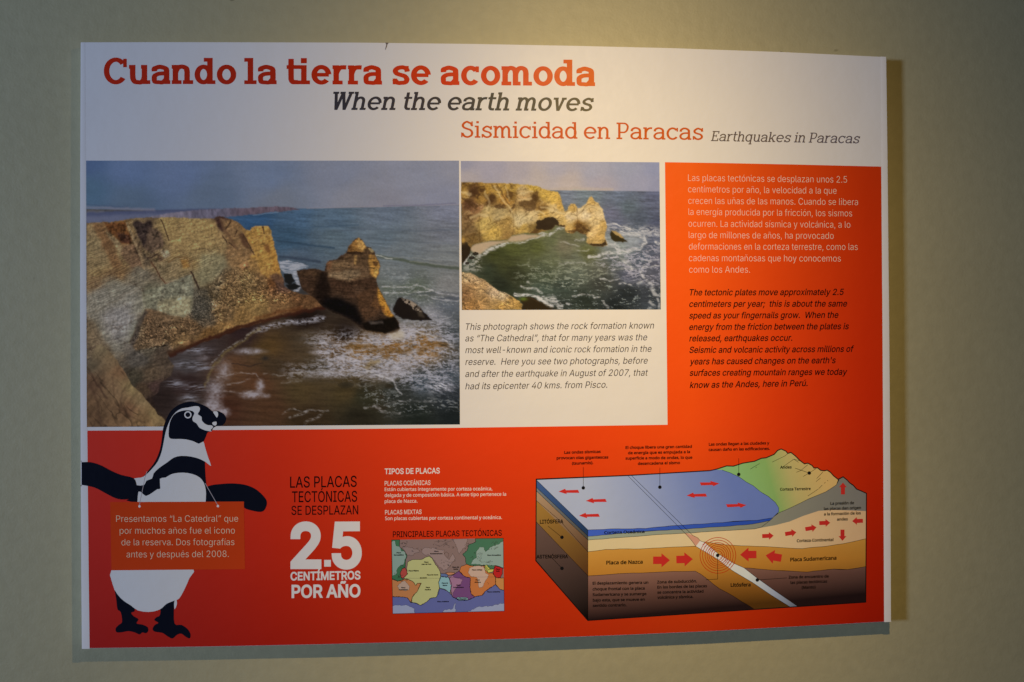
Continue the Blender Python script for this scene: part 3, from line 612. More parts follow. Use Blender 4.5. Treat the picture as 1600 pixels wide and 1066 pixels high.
    s2 = c.field([(160, 545, (112, 98, 76)), (175, 560, (118, 98, 74)), (190, 580, (110, 84, 62)), (180, 610, (112, 90, 68)), (205, 605, (128, 110, 78)), (222, 625, (126, 106, 78)), (240, 650, (126, 106, 74)), (200, 640, (108, 80, 60)), (165, 640, (92, 72, 54)), (145, 600, (84, 64, 50)), (150, 650, (86, 66, 50)), (225, 655, (122, 96, 68)), (180, 660, (108, 84, 62)), (140, 570, (86, 76, 62))])
    s2 = s2*.93*(1+.13*n(5, 22, 91, 4, .62)+.08*n(3, 3, 92, 3))[..., None]*c.relief(n(26, 7, 93, 4, .85)*2, .16); s2 = s2*(1-.35*veins(X, Y, 24, 9, 451, .9, .05))[..., None]
    c.im = c.im*(1-sl)+s2*sl
    for pts, w, a in [([(137, 575), (150, 600), (160, 612), (166, 622)], 3, .5), ([(140, 600), (152, 630), (156, 660)], 4, .3), ([(196, 605), (186, 625), (192, 640), (205, 652), (226, 660)], 1.6, .4), ([(175, 590), (178, 620)], 1.5, .3)]:
        c.put(c.line(pts, w, 1.6, 2.5), (50, 36, 30), a)
    # rocks and white water in the gap
    c.put(c.poly([(436, 409), (452, 408), (470, 411), (484, 417), (470, 420), (464, 424), (466, 436), (471, 449), (468, 456), (458, 457), (462, 443), (457, 430), (444, 427), (438, 420)], 1)*np.clip(.85+.5*n(8, 1.6, 95, 3), 0, 1), (158, 158, 166), .9)
    c.put(c.poly([(443, 428), (456, 429), (460, 440), (452, 446), (444, 442)], 1), (26, 26, 26)); c.put(c.poly([(446, 446), (460, 443), (472, 448), (462, 453), (452, 453)], 1), (24, 24, 24))
    # the stack
    SS = lambda pts: [(440+x/3.732, 360+y/3.732) for x, y in pts]
    sil = SS([(450, 42), (470, 58), (492, 96), (520, 102), (540, 122), (550, 150), (566, 180), (574, 215), (567, 258), (552, 285), (562, 330), (582, 370), (602, 410), (632, 465), (657, 508), (682, 545), (690, 580), (676, 602), (600, 607), (530, 602), (480, 587), (440, 562), (400, 525), (300, 485), (240, 452), (190, 400), (120, 345), (85, 240), (130, 226), (200, 230), (250, 240), (262, 198), (280, 178), (320, 174), (345, 150), (375, 140), (390, 105), (410, 75), (430, 50)])
    sm_ = c.poly(sil, .9)[..., None]; S[0] = np.zeros(c.im.shape)+np.array((62, 45, 34.))
    def sp_(pts, col, a=.85, rough=1.6, soft=1):
        m = (c.poly(SS(pts), rough, soft)*a)[..., None]; S[0] = S[0]*(1-m)+np.array(col, float)*m
    sp_([(80, 220), (255, 235), (262, 300), (250, 420), (120, 350)], (56, 40, 30)); sp_([(100, 240), (230, 245), (225, 270), (110, 265)], (74, 54, 38), .7)
    sp_([(215, 240), (270, 250), (290, 360), (240, 460), (190, 400)], (22, 16, 14), .85, 2, 3)
    sp_([(262, 190), (420, 165), (512, 200), (515, 275), (400, 305), (275, 275)], (94, 72, 52), .9); sp_([(262, 182), (300, 176), (300, 215), (265, 230)], (104, 70, 48), .7)
    sp_([(276, 255), (350, 240), (450, 230), (470, 260), (400, 292), (290, 280)], (122, 102, 78), .7, 2.5, 1); sp_([(290, 195), (400, 180), (440, 200), (400, 225), (300, 225)], (112, 88, 62), .55, 2.5, 1)
    sp_([(375, 135), (512, 125), (516, 210), (440, 215), (360, 170)], (80, 60, 42), .85); sp_([(424, 150), (440, 150), (436, 205), (424, 200)], (146, 112, 66), .75, 1, 0)
    sp_([(388, 100), (410, 70), (450, 42), (492, 96), (484, 132), (388, 132)], (146, 104, 54)); sp_([(450, 42), (470, 58), (492, 96), (482, 126), (452, 110), (440, 60)], (182, 140, 80), .75); sp_([(388, 100), (412, 80), (420, 128), (388, 130)], (84, 56, 32), .8)
    sp_([(380, 128), (500, 130), (500, 142), (380, 140)], (34, 22, 18), .8, .8, 0)
    sp_([(482, 104), (520, 104), (535, 128), (520, 150), (470, 140)], (70, 52, 36), .8); sp_([(504, 104), (532, 108), (542, 128), (528, 132)], (158, 138, 96), .8, 1, 0)
    sp_([(512, 140), (552, 150), (574, 215), (566, 260), (552, 288), (520, 262), (508, 190)], (160, 116, 58), .95, 1); sp_([(530, 178), (560, 190), (556, 216), (536, 206)], (56, 36, 22), .85, 1, 0); sp_([(520, 150), (545, 152), (548, 172), (526, 172)], (96, 68, 40), .7, 1, 0); sp_([(540, 230), (566, 232), (552, 284), (536, 262)], (184, 146, 78), .7, 1, 0)
    sp_([(278, 290), (400, 305), (520, 280), (560, 330), (562, 420), (500, 450), (430, 405), (290, 340)], (60, 42, 31), .9, 2); sp_([(420, 320), (480, 330), (470, 380), (430, 370)], (86, 64, 48), .5, 3, 2)
    sp_([(440, 380), (560, 330), (585, 440), (560, 500), (480, 530), (440, 450)], (72, 50, 35), .85, 2); sp_([(540, 380), (575, 440), (560, 480), (530, 440)], (98, 66, 40), .7, 2)
    sp_([(562, 335), (602, 410), (657, 508), (644, 522), (600, 500), (580, 455), (560, 395)], (184, 128, 52), .95, 1); sp_([(575, 450), (600, 445), (604, 490), (582, 485)], (110, 70, 38), .7, 1, 0); sp_([(610, 450), (640, 500), (620, 508)], (150, 96, 40), .7, 1, 0)
    sp_([(250, 385), (340, 400), (430, 440), (470, 530), (480, 590), (400, 525), (240, 455)], (12, 11, 13), .97, 2, 3)
    sp_([(470, 545), (600, 520), (662, 510), (690, 580), (600, 607), (490, 592)], (16, 13, 12), .95, 1.2); sp_([(500, 538), (590, 532), (600, 548), (520, 558)], (100, 88, 80), .6, 1.6, 1)
    sk = S[0]*(1+.16*n(16, 1.7, 97, 4, .05)+.16*n(2.6, 2.2, 98, 3))[..., None]*c.relief(n(7, 6, 99, 4)*2, .16)
    c.im = c.im*(1-sm_)+sk*sm_
    c.put(veins(X, Y, 12, 3.5, 431, .1, .05)*sm_[..., 0], (24, 17, 14), .6)
    c.put(c.poly([(606, 524), (625, 518), (632, 522), (630, 530), (612, 532)], 2, 2), (176, 162, 140), .7)
    # small rock
    c.put(c.poly([(618, 474), (622, 468), (628, 466), (636, 470), (648, 476), (658, 484), (662, 489), (670, 497), (676, 502), (650, 503), (630, 500), (616, 494), (614, 484)], .9), (26, 21, 20))
    c.put(c.poly([(628, 467), (636, 470), (648, 476), (658, 484), (660, 490), (652, 489), (642, 480), (632, 474)], 1.6)*np.clip(.6+n(3, 3, 101, 3), 0, 1), (158, 138, 118), .9)
    c.put(c.poly([(652, 488), (660, 488), (664, 498), (654, 497)], 1.5, 1), (84, 72, 58), .6)
    c.put(c.line([(613, 478), (613, 490), (622, 500), (640, 505)], 3, 1.5, 3)*np.clip(.6+.8*ff, 0, 1), (150, 146, 150), .5)
    c.im *= (1+.02*n(1.7, 1.7, 103, 2))[..., None]
    return c

def paint_small():
    c = Canvas(720, 252, 1032, 485, 314, 235, 211); X, Y = c.X, c.Y
    n = lambda *a, **k: fbm(X, Y, *a, **k)
    c.im = c.field([(722, 255, (146, 140, 150)), (730, 280, (168, 154, 150)), (770, 260, (160, 150, 156)), (810, 265, (172, 158, 156)), (840, 280, (184, 166, 154)), (870, 262, (174, 162, 162)), (890, 285, (190, 170, 156)), (930, 265, (168, 160, 164)),
                    (940, 290, (172, 158, 158)), (980, 262, (158, 154, 162)), (1000, 285, (158, 152, 162)), (1028, 262, (148, 146, 162)), (1028, 290, (150, 146, 160))])
    c.im *= (1+.012*n(40, 10, 3, 3))[..., None]
    hz = np.interp(X, [850, 1032], [296.5, 297.5])
    c.put(c.poly([(845, 296), (870, 293), (905, 291.5), (920, 292.5), (960, 294), (960, 298), (845, 298)], .5, 1), (190, 168, 148), .7)
    c.put(c.line([(895, 296), (918, 296.5)], 1.5, .4, 1.5), (176, 170, 150), .7)
    sea = c.field([(885, 305, (118, 122, 130)), (920, 305, (116, 124, 126)), (970, 305, (106, 112, 124)), (1028, 303, (96, 98, 116)), (1028, 320, (92, 94, 108)), (980, 325, (98, 108, 112)), (1000, 345, (82, 88, 98)), (960, 335, (106, 104, 118)), (1028, 350, (78, 80, 96)),
                   (965, 350, (96, 98, 112)), (1028, 370, (96, 98, 112)), (1020, 385, (86, 88, 98)), (990, 375, (150, 150, 148)), (970, 390, (140, 146, 134)), (960, 380, (150, 150, 142)),
                   (860, 375, (96, 98, 66)), (850, 366, (116, 112, 72)), (890, 370, (100, 96, 66)), (920, 395, (96, 94, 52)), (880, 385, (118, 108, 84)), (840, 385, (82, 84, 44)), (800, 385, (84, 86, 44)), (770, 400, (60, 62, 32)), (750, 410, (58, 60, 40)), (735, 412, (80, 84, 72)), (790, 410, (62, 64, 36)),
                   (800, 430, (44, 46, 30)), (760, 425, (48, 54, 40)), (780, 445, (36, 42, 32)), (860, 405, (94, 96, 68)), (900, 410, (110, 110, 88)), (850, 430, (72, 78, 58)), (900, 430, (92, 96, 80)), (940, 420, (92, 90, 74)), (960, 410, (92, 96, 92)), (1000, 405, (82, 88, 96)), (1028, 410, (92, 90, 100)),
                   (980, 430, (80, 80, 90)), (1020, 435, (90, 88, 94)), (940, 440, (62, 62, 54)), (880, 450, (60, 68, 58)), (850, 455, (66, 76, 64)), (910, 470, (42, 48, 40)), (980, 460, (38, 42, 42)), (1020, 465, (60, 62, 64)), (960, 480, (32, 36, 36)), (870, 478, (48, 52, 46)), (1028, 480, (60, 66, 70))])
    sea *= (1+.13*n(16, 2.6, 21, 4, .03)+.07*n(3, 1.5, 22, 3))[..., None]
    m = np.clip((Y-hz)/1.2, 0, 1)[..., None]; c.im = c.im*(1-m)+sea*m
    fv = .6*ridge(X+5*c.wx, Y+2.5*c.wy, 17, 5, 41, 3, .04)+.4*ridge(X+2*c.wx, Y+c.wy, 6, 2, 47, 3); ff = n(4, 1.7, 43, 4)
    def foam(mask, col=(198, 190, 184), th=.63, k=6.0, a=.85):
        c.put(np.clip((fv+.10*ff-th)*k, 0, 1)*mask, col, a)
    foam(blur(inpoly(X, Y, [(945, 395), (985, 385), (1032, 380), (1032, 450), (990, 440), (950, 425), (925, 408)]), 5), (186, 176, 178), .60, 6, .75)
    foam(blur(inpoly(X, Y, [(810, 408), (930, 405), (960, 430), (960, 450), (850, 455), (800, 440)]), 6), (168, 166, 138), .66, 6, .55)
    foam(blur(inpoly(X, Y, [(870, 440), (1032, 440), (1032, 485), (850, 485)]), 6), (176, 178, 166), .76, 9, .6)
    foam(blur(inpoly(X, Y, [(722, 400), (748, 396), (752, 425), (722, 424)]), 3), (180, 172, 156), .58, 6, .7)
    foam(blur(inpoly(X, Y, [(945, 350), (1032, 355), (1032, 372), (950, 365)]), 4), (206, 196, 186), .60, 6, .7)
    for pts, w, a in [([(948, 352), (958, 350), (970, 353), (985, 358)], 3.5, .9), ([(985, 358), (1010, 361), (1030, 368)], 1.6, .7), ([(970, 364), (990, 365), (1006, 371), (1009, 380), (1000, 388), (984, 392), (965, 395), (945, 395), (935, 400), (920, 402)], 5, .8), ([(945, 372), (950, 382), (965, 384), (967, 394)], 6, .6),
                      ([(962, 380), (966, 396)], 3, .7), ([(1025, 377), (1031, 382)], 4, .9), ([(972, 408), (985, 416), (988, 422)], 2.5, .8), ([(945, 405), (965, 402), (985, 412)], 2, .6), ([(960, 421), (990, 420), (1030, 415)], 2.2, .7), ([(1003, 408), (1030, 407)], 2, .6),
                      ([(1002, 425), (1008, 438), (1020, 446)], 5, .6), ([(1018, 452), (1024, 462), (1031, 462)], 6, .7), ([(938, 436), (953, 440), (967, 436)], 1.8, .8), ([(968, 443), (973, 442), (985, 446)], 3, .7), ([(894, 463), (917, 461), (926, 462), (930, 466), (936, 465)], 2.2, .8),
                      ([(941, 472), (944, 478), (950, 482)], 3, .7), ([(995, 443), (1002, 441)], 2, .6), ([(1014, 473), (1022, 480), (1012, 484)], 5, .6), ([(1028, 468), (1030, 484)], 4, .6), ([(875, 412), (905, 411), (925, 413)], 2.2, .55), ([(900, 392), (915, 393), (920, 390)], 2, .5),
                      ([(842, 365), (858, 368), (868, 360), (882, 354)], 4, .8), ([(876, 379), (890, 381), (905, 386)], 2, .5), ([(900, 376), (912, 374)], 4, .6), ([(755, 396), (790, 380), (815, 379), (835, 372), (850, 369)], 3.5, .7), ([(750, 398), (765, 390), (785, 382)], 8, .6),
                      ([(735, 398), (728, 405), (722, 414)], 3, .7), ([(745, 401), (738, 409), (748, 405)], 2, .5), ([(814, 448), (824, 452), (836, 452), (845, 458)], 3, .75), ([(823, 441), (828, 443)], 3, .6), ([(803, 461), (825, 461), (838, 464), (850, 473), (862, 478)], 5, .95),
                      ([(840, 466), (865, 470), (875, 480)], 9, .8), ([(855, 462), (868, 466)], 4, .3), ([(885, 476), (888, 477)], 3, .8)]:
        c.put(c.line(pts, w, 1.5, 2.2)*np.clip(.75+.7*ff, 0, 1), (208, 198, 186), a)
    # beach
    c.put(c.poly([(732, 389), (742, 381), (760, 378), (792, 376), (798, 369), (815, 366), (838, 367), (846, 369), (836, 371), (815, 377), (786, 379), (764, 387), (750, 397), (738, 395)], .7, 1), (188, 158, 124), .95)
    # cliff
    cl = [(720, 286), (735, 285.5), (770, 286), (800, 287), (828, 289), (842, 291), (848, 295), (860, 298), (872, 299), (876, 306), (878, 316), (881, 324), (882, 330), (887, 329), (889, 322), (893, 318), (898, 318), (902, 323), (903, 326), (909, 324), (916, 318), (919, 312), (922, 307), (925, 305.5), (928, 310),
          (931, 315), (935, 317), (938, 322), (943, 327), (945, 340), (948, 348), (949, 356), (946, 364), (945, 370), (948, 378), (950, 383), (942, 385.5), (925, 384), (916, 379), (918, 371), (915, 366), (908, 365), (902, 361), (895, 365), (884, 363), (883, 355), (868, 352), (862, 358), (840, 365), (822, 364), (800, 368), (792, 375), (770, 376),
          (748, 380), (738, 383), (734, 392), (728, 402), (720, 411)]
    rk = c.field([(722, 290, (150, 110, 44)), (740, 300, (78, 48, 26)), (725, 305, (180, 136, 64)), (760, 295, (176, 130, 50)), (752, 312, (160, 116, 50)), (745, 325, (150, 104, 60)), (735, 320, (90, 56, 32)), (765, 310, (100, 68, 32)), (780, 300, (190, 144, 60)), (790, 310, (176, 124, 52)), (798, 305, (130, 92, 36)),
                  (800, 292, (194, 150, 62)), (815, 300, (196, 160, 96)), (820, 310, (190, 148, 84)), (838, 310, (110, 78, 36)), (825, 318, (140, 104, 52)), (835, 292, (206, 162, 62)), (850, 305, (214, 168, 70)), (865, 308, (218, 170, 72)), (875, 320, (200, 152, 66)), (865, 325, (214, 176, 104)), (845, 325, (150, 108, 48)),
                  (760, 330, (180, 148, 84)), (780, 335, (178, 148, 88)), (730, 340, (140, 104, 60)), (730, 360, (120, 90, 50)), (740, 375, (124, 92, 44)), (755, 350, (196, 160, 80)), (770, 365, (200, 158, 70)), (790, 350, (170, 130, 62)), (795, 370, (150, 112, 54)), (810, 345, (212, 182, 118)), (825, 340, (210, 178, 112)), (815, 360, (196, 154, 70)),
                  (835, 335, (214, 178, 110)), (850, 337, (206, 160, 76)), (870, 337, (216, 174, 96)), (835, 360, (130, 98, 44)), (890, 340, (224, 190, 128)), (897, 325, (204, 158, 76)), (880, 345, (206, 164, 84)), (890, 355, (212, 166, 84)), (905, 330, (226, 190, 124)), (925, 312, (212, 166, 84)), (925, 325, (222, 180, 106)), (940, 335, (222, 186, 118)),
                  (915, 335, (230, 196, 134)), (930, 345, (228, 188, 114)), (944, 350, (206, 160, 80)), (925, 365, (230, 186, 108)), (938, 370, (214, 166, 84)), (928, 378, (200, 156, 80)), (905, 355, (130, 88, 34)), (912, 362, (110, 76, 32))], 14, 2.2)
    cm = c.poly(cl, .6)[..., None]; h = n(12, 10, 73, 5, gain=.6)*2
    rk = (rk*np.array([.97, .975, 1.06])+np.array([0, 1, 2.]))*(1+.08*n(9, 2.4, 74, 4, -.35)+.10*n(2.6, 2.2, 75, 3))[..., None]*c.relief(h, .17)
    c.im = c.im*(1-cm)+rk*cm; inside = cm[..., 0]
    c.put(veins(X, Y, 14, 6, 471, -.5, .05)*inside, (84, 58, 28), .6); c.put(veins(X, Y, 5, 14, 475, -.2, .04)*inside*(X < 860), (84, 58, 28), .5); c.put(veins(X, Y, 7, 4, 479, -.4, .06)*inside, (232, 204, 146), .3)
    dk = (70, 44, 24)
    for pts, a in [([(736, 297), (748, 292), (756, 288), (760, 296), (752, 303), (748, 312), (740, 308), (733, 302)], .85), ([(722, 309), (735, 312), (746, 320), (744, 328), (734, 322), (726, 315)], .8), ([(765, 303), (773, 305), (769, 315), (762, 324), (753, 322), (760, 314)], .75), ([(773, 320), (787, 318), (792, 326), (780, 328), (774, 324)], .75),
                   ([(792, 299), (801, 300), (797, 314), (790, 306)], .6), ([(808, 310), (806, 322), (797, 333), (795, 330), (802, 320)], .7), ([(812, 316), (828, 313), (837, 297), (841, 306), (836, 330), (822, 330), (813, 322)], .6), ([(843, 322), (856, 322), (852, 330), (842, 330)], .5), ([(794, 290), (804, 288), (803, 296), (795, 294)], .5),
                   ([(722, 338), (738, 334), (733, 343), (724, 344)], .75), ([(727, 350), (740, 345), (734, 354), (726, 368)], .5), ([(722, 287), (745, 288), (735, 293), (722, 294)], .6), ([(838, 345), (848, 341), (862, 339), (870, 343), (874, 350), (884, 352), (870, 357), (845, 361), (838, 358)], .97),
                   ([(902, 346), (910, 352), (924, 360), (920, 361), (908, 357), (902, 360)], .7), ([(884, 359), (896, 362), (904, 358), (912, 362), (918, 367), (917, 374), (910, 367), (900, 364), (892, 365)], .75), ([(836, 357), (842, 360), (838, 366), (826, 365)], .6), ([(916, 379), (930, 382), (946, 380), (945, 372), (950, 383), (940, 386), (922, 384)], .9),
                   ([(768, 288), (776, 290), (780, 300), (772, 296)], .5), ([(880, 350), (884, 353), (886, 362), (882, 362)], .5)]:
        c.put(c.poly(pts, 2.4, 0)*inside*(np.clip(.85+.6*n(4, 3, 511, 3), 0, 1) if a < .9 else 1), dk if a < .9 else (44, 30, 20), a)
    for pts, w, a in [([(776, 288), (785, 303), (795, 320)], 1.5, .6), ([(747, 345), (748, 362), (750, 378)], 1.2, .5), ([(801, 332), (802, 350), (800, 368)], 1, .35), ([(760, 352), (780, 346), (782, 350)], 1, .4), ([(902, 326), (902, 345)], 1, .5), ([(888, 335), (900, 336), (902, 340)], 1, .5), ([(918, 319), (930, 321)], 1, .5), ([(722, 390), (726, 372), (740, 366)], 3, .4),
                      ([(736, 380), (742, 365)], 2, .4), ([(841, 300), (838, 318)], 1.2, .6), ([(805, 357), (818, 360), (830, 352)], 1, .3), ([(923, 340), (945, 346)], 1, .25)]:
        c.put(c.line(pts, w, 1, 1.4)*inside, (80, 52, 26), a)
    for pts, w, a in [([(772, 290), (780, 304), (792, 320), (800, 330)], 3, .5), ([(790, 292), (796, 312)], 2, .4), ([(757, 300), (764, 318), (760, 330)], 3, .4), ([(815, 302), (832, 300)], 3, .5), ([(812, 312), (830, 311)], 2.5, .5), ([(846, 324), (870, 330), (880, 334)], 3, .5), ([(830, 338), (842, 330), (850, 336)], 3, .5), ([(905, 328), (925, 322), (938, 326)], 3, .4), ([(888, 334), (902, 340)], 4, .5), ([(735, 340), (748, 335), (760, 338)], 4, .5), ([(722, 300), (735, 304)], 4, .5)]:
        c.put(c.line(pts, w, 1.6, 2)*inside, (226, 194, 134), a)
    c.put(c.poly([(720, 380), (726, 378), (735, 388), (733, 398), (726, 407), (720, 413)], .8), (34, 24, 18), .95); c.put(c.ell(723, 376, 4, 5), (190, 142, 64), .8)
    for x, y, r in [(742, 397, 4), (736, 403, 4), (729, 412, 3)]: c.put((c.ell(x, y, r*1.3, r*.7) > .4)*1., (34, 28, 24), .85)
    # small rock
    c.put(c.poly([(955, 361), (961, 361), (968, 366), (975, 372), (981, 378), (974, 378.5), (962, 378), (955, 373), (953, 366)], .6), (52, 42, 22))
    c.put(c.poly([(955, 360), (962, 361), (970, 366), (976, 372), (970, 371), (962, 367)], .7), (196, 158, 96), .9)
    # foreground rocks
    fg = c.poly([(720, 426), (734, 427), (744, 432), (756, 438), (766, 447), (778, 455), (790, 459), (800, 465), (810, 471), (815, 476), (815, 485), (720, 485)], 1)[..., None]
    s2 = c.field([(725, 432, (196, 158, 92)), (740, 434, (190, 150, 90)), (735, 450, (156, 112, 56)), (724, 460, (130, 88, 42)), (750, 450, (184, 140, 74)), (755, 470, (168, 122, 58)), (770, 458, (206, 168, 108)), (785, 463, (212, 176, 112)), (800, 472, (190, 140, 60)), (780, 478, (190, 138, 56)), (735, 478, (164, 112, 48)), (810, 480, (186, 136, 52))])
    s2 = (s2*np.array([.99, 1.0, 1.15])+np.array([6, 8, 12.]))*(.35+.65*(.6*stones(X+c.wx, Y+c.wy, 8, 4.5, 481, .35)+.4*stones(X+c.wx, Y+c.wy, 3.4, 2.4, 485, .2))*1.15)[..., None]*(1+.08*n(8, 6, 92, 3))[..., None]
    s2 = s2*(1-.5*veins(X, Y, 9, 4, 487, .5, .06))[..., None]
    c.im = c.im*(1-fg)+s2*fg
    c.put(c.poly([(811, 469), (822, 464), (832, 466), (845, 474), (858, 481), (872, 485), (814, 485), (816, 477)], 1), (46, 34, 20)); c.put(c.ell(817, 468, 6, 3), (104, 118, 40), .85)
    c.put(c.line([(826, 466), (845, 474), (862, 481)], 2, 1, 2), (80, 60, 40), .5)
    c.im *= (1+.02*n(1.7, 1.7, 103, 2))[..., None]
    return c
# ---------------------------------------------------------------- the wall
def wall_material():
    m, n, b = nt('painted_plaster')
    g = n.nodes.new('ShaderNodeNewGeometry')
    def noise(s, d=4, sc_=None):
        z = n.nodes.new('ShaderNodeTexNoise'); z.inputs['Scale'].default_value = s; z.inputs['Detail'].default_value = d; n.links.new(g.outputs['Position'], z.inputs['Vector']); return z
    z1 = noise(2.2, 3); z2 = noise(55, 6); z3 = noise(260, 3)
    r = n.nodes.new('ShaderNodeValToRGB'); n.links.new(z1.outputs['Fac'], r.inputs[0])
    r.color_ramp.elements[0].position = .3; r.color_ramp.elements[0].color = (.445, .410, .245, 1)
    r.color_ramp.elements[1].position = .7; r.color_ramp.elements[1].color = (.485, .446, .268, 1)
    mx = n.nodes.new('ShaderNodeMixRGB'); mx.blend_type = 'MULTIPLY'; mx.inputs[0].default_value = .18; n.links.new(r.outputs[0], mx.inputs[1]); n.links.new(z2.outputs['Fac'], mx.inputs[2])
    sp = noise(30, 1); sr = n.nodes.new('ShaderNodeValToRGB'); sr.color_ramp.elements[0].position = .77; sr.color_ramp.elements[0].color = (1, 1, 1, 1); sr.color_ramp.elements[1].position = .80; sr.color_ramp.elements[1].color = (.55, .53, .5, 1)
    n.links.new(sp.outputs['Fac'], sr.inputs[0])
    m2 = n.nodes.new('ShaderNodeMixRGB'); m2.blend_type = 'MULTIPLY'; m2.inputs[0].default_value = 1; n.links.new(mx.outputs[0], m2.inputs[1]); n.links.new(sr.outputs[0], m2.inputs[2])
    n.links.new(m2.outputs[0], b.inputs['Base Color'])
    b.inputs['Roughness'].default_value = .50; b.inputs['Specular IOR Level'].default_value = .5
    ad = n.nodes.new('ShaderNodeMath'); ad.operation = 'MULTIPLY_ADD'; ad.inputs[1].default_value = .35; n.links.new(z3.outputs['Fac'], ad.inputs[0]); n.links.new(z2.outputs['Fac'], ad.inputs[2])
    bu = n.nodes.new('ShaderNodeBump'); bu.inputs['Strength'].default_value = .30; bu.inputs['Distance'].default_value = .0022; n.links.new(ad.outputs[0], bu.inputs['Height']); n.links.new(bu.outputs['Normal'], b.inputs['Normal'])
    return m
def make_wall():
    bm = bmesh.new(); nx, nz = 60, 40; x0, x1, z0, z1 = -2.4, 2.8, -1.7, 1.8
    rng = np.random.RandomState(4)
    xs = np.linspace(x0, x1, nx); zs = np.linspace(z0, z1, nz); XX, ZZ = np.meshgrid(xs, zs)
    d = fbm(XX, ZZ, .5, .4, 5, 3)*.0006               # faint trowel undulation
    v = [[bm.verts.new((xs[i], float(-abs(d[j, i])), zs[j])) for i in range(nx)] for j in range(nz)]
    for j in range(nz-1):
        for i in range(nx-1): bm.faces.new((v[j][i], v[j][i+1], v[j+1][i+1], v[j+1][i])).smooth = True
    # thickness behind
    b = [bm.verts.new((x, .12, z)) for x, z in ((x0, z0), (x1, z0), (x1, z1), (x0, z1))]
    bm.faces.new((b[3], b[2], b[1], b[0]))
    bm.faces.new([b[0], b[1]]+[v[0][i] for i in range(nx-1, -1, -1)]); bm.faces.new([b[2], b[3]]+[v[-1][i] for i in range(nx)])
    bm.faces.new([b[3], b[0]]+[v[j][0] for j in range(nz)]); bm.faces.new([b[1], b[2]]+[v[j][-1] for j in range(nz-1, -1, -1)])
    me = bpy.data.meshes.new('wall'); bm.to_mesh(me); bm.free()
    o = link('wall', me, wall_material()); o['kind'] = 'structure'; o['label'] = 'grey green painted plaster wall behind the panel'; return o
make_wall()

# ---------------------------------------------------------------- the panel
panel = bpy.data.objects.new('information_panel', None); sc.collection.objects.link(panel)
panel.location = (0, 0, 0)
panel['label'] = 'wide wall panel about earthquakes with two sea cliff photographs, a penguin and a tectonic diagram'
panel['category'] = 'sign'

TOP = [(127, 66), (250, 65.8), (376, 66), (560, 66.5), (603, 67), (740, 68.6), (900, 71.6), (1050, 75.2), (1225, 81.4), (1384, 89)]
RIGHT = [(1386, 250), (1388.5, 500), (1390.5, 750), (1391.5, 971.5)]
BOT = [(1110, 986.8), (960, 993.3), (820, 998.4), (650, 1003.6), (500, 1007.4), (340, 1010.6), (240, 1012.2), (128.5, 1013.5)]
LEFT = [(126.8, 750), (125.8, 500), (126, 250)]
OUT = TOP+RIGHT+BOT+LEFT
paper = alb((150, 155, 172), 160, 500); paper = (.80, .80, .81)
m_board, _n, _b = nt('board_white'); _b.inputs['Base Color'].default_value = (.78, .77, .76, 1); _b.inputs['Roughness'].default_value = .5
m_paper = ink(paper)
def prism(name, loop, h0, h1, mat, bevel, parent):
    bm = bmesh.new(); c = (sum(p[0] for p in loop)/len(loop), sum(p[1] for p in loop)/len(loop))
    vs, tris = fill(*loops_vs([ccw(loop)]))
    fr = [bm.verts.new(P(x, y, h1)) for x, y in loop]; bk = [bm.verts.new((P(x, y)[0], -PANEL_T-h0, P(x, y)[2])) for x, y in loop]
    f1 = bm.faces.new(fr); f2 = bm.faces.new(bk[::-1])
    n = len(loop)
    for i in range(n): bm.faces.new((fr[i], bk[i], bk[(i+1) % n], fr[(i+1) % n]))
    bmesh.ops.recalc_face_normals(bm, faces=bm.faces)
    if bevel:
        ed = [e for e in bm.edges if all(v in fr for v in e.verts)]
        bmesh.ops.bevel(bm, geom=ed, offset=bevel, segments=2, affect='EDGES', profile=.6)
    me = bpy.data.meshes.new(name); bm.to_mesh(me); bm.free(); return link(name, me, mat, parent)
board = prism('board', OUT, -PANEL_T+.0008, -.0002, m_board, .0006, panel)
inner = [(x+(1.2 if x < 700 else -1.2)*(abs(x-758) > 600), y) for x, y in OUT]
sheet_o = flat('printed_sheet', [(x+(.8 if x < 130 else (-.8 if x > 1380 else 0)), y+(.8 if y < 100 else (-.8 if y > 960 else 0))) for x, y in OUT], .0001, m_paper, panel)
# white edge rails that clip the sheet at both sides, slightly rounded
def rail(outer, inner_, name):
    bm = bmesh.new(); rows = []
    for (a, b) in zip(outer, inner_):
        row = []
        for k in range(7):
            t = k/6; q = math.sin(math.pi*t)**.5 if 0 < t < 1 else 0
            row.append(bm.verts.new(P(a[0]+(b[0]-a[0])*t, a[1]+(b[1]-a[1])*t, 0.00015+.00022*q)))
        rows.append(row)
    for r0, r1 in zip(rows[:-1], rows[1:]):
        for k in range(6):
            f = bm.faces.new((r0[k], r0[k+1], r1[k+1], r1[k])); f.smooth = True
    bmesh.ops.recalc_face_normals(bm, faces=bm.faces)
    if sum(f.normal.y for f in bm.faces) > 0: bmesh.ops.reverse_faces(bm, faces=bm.faces)
    me = bpy.data.meshes.new(name); bm.to_mesh(me); bm.free(); return link(name, me, ink((.81, .81, .82), 'rail'), panel)
lo = [(126.2, 66.5), (125.4, 250), (125.2, 500), (126.2, 750), (127.0, 900), (127.9, 1014)]
li = [(133.2, 66.8), (134.2, 250), (135.0, 500), (137.3, 750), (138.8, 900), (140.2, 1014)]
ro = [(1384.6, 89), (1386.7, 250), (1389.2, 500), (1391.2, 750), (1391.8, 900), (1392.0, 971.8)]
ri = [(1376.0, 88.6), (1377.2, 259), (1379.0, 500), (1380.5, 750), (1381.2, 900), (1381.6, 972.2)]
rail(lo, li, 'edge_rail'); rail(ro, ri, 'edge_rail')

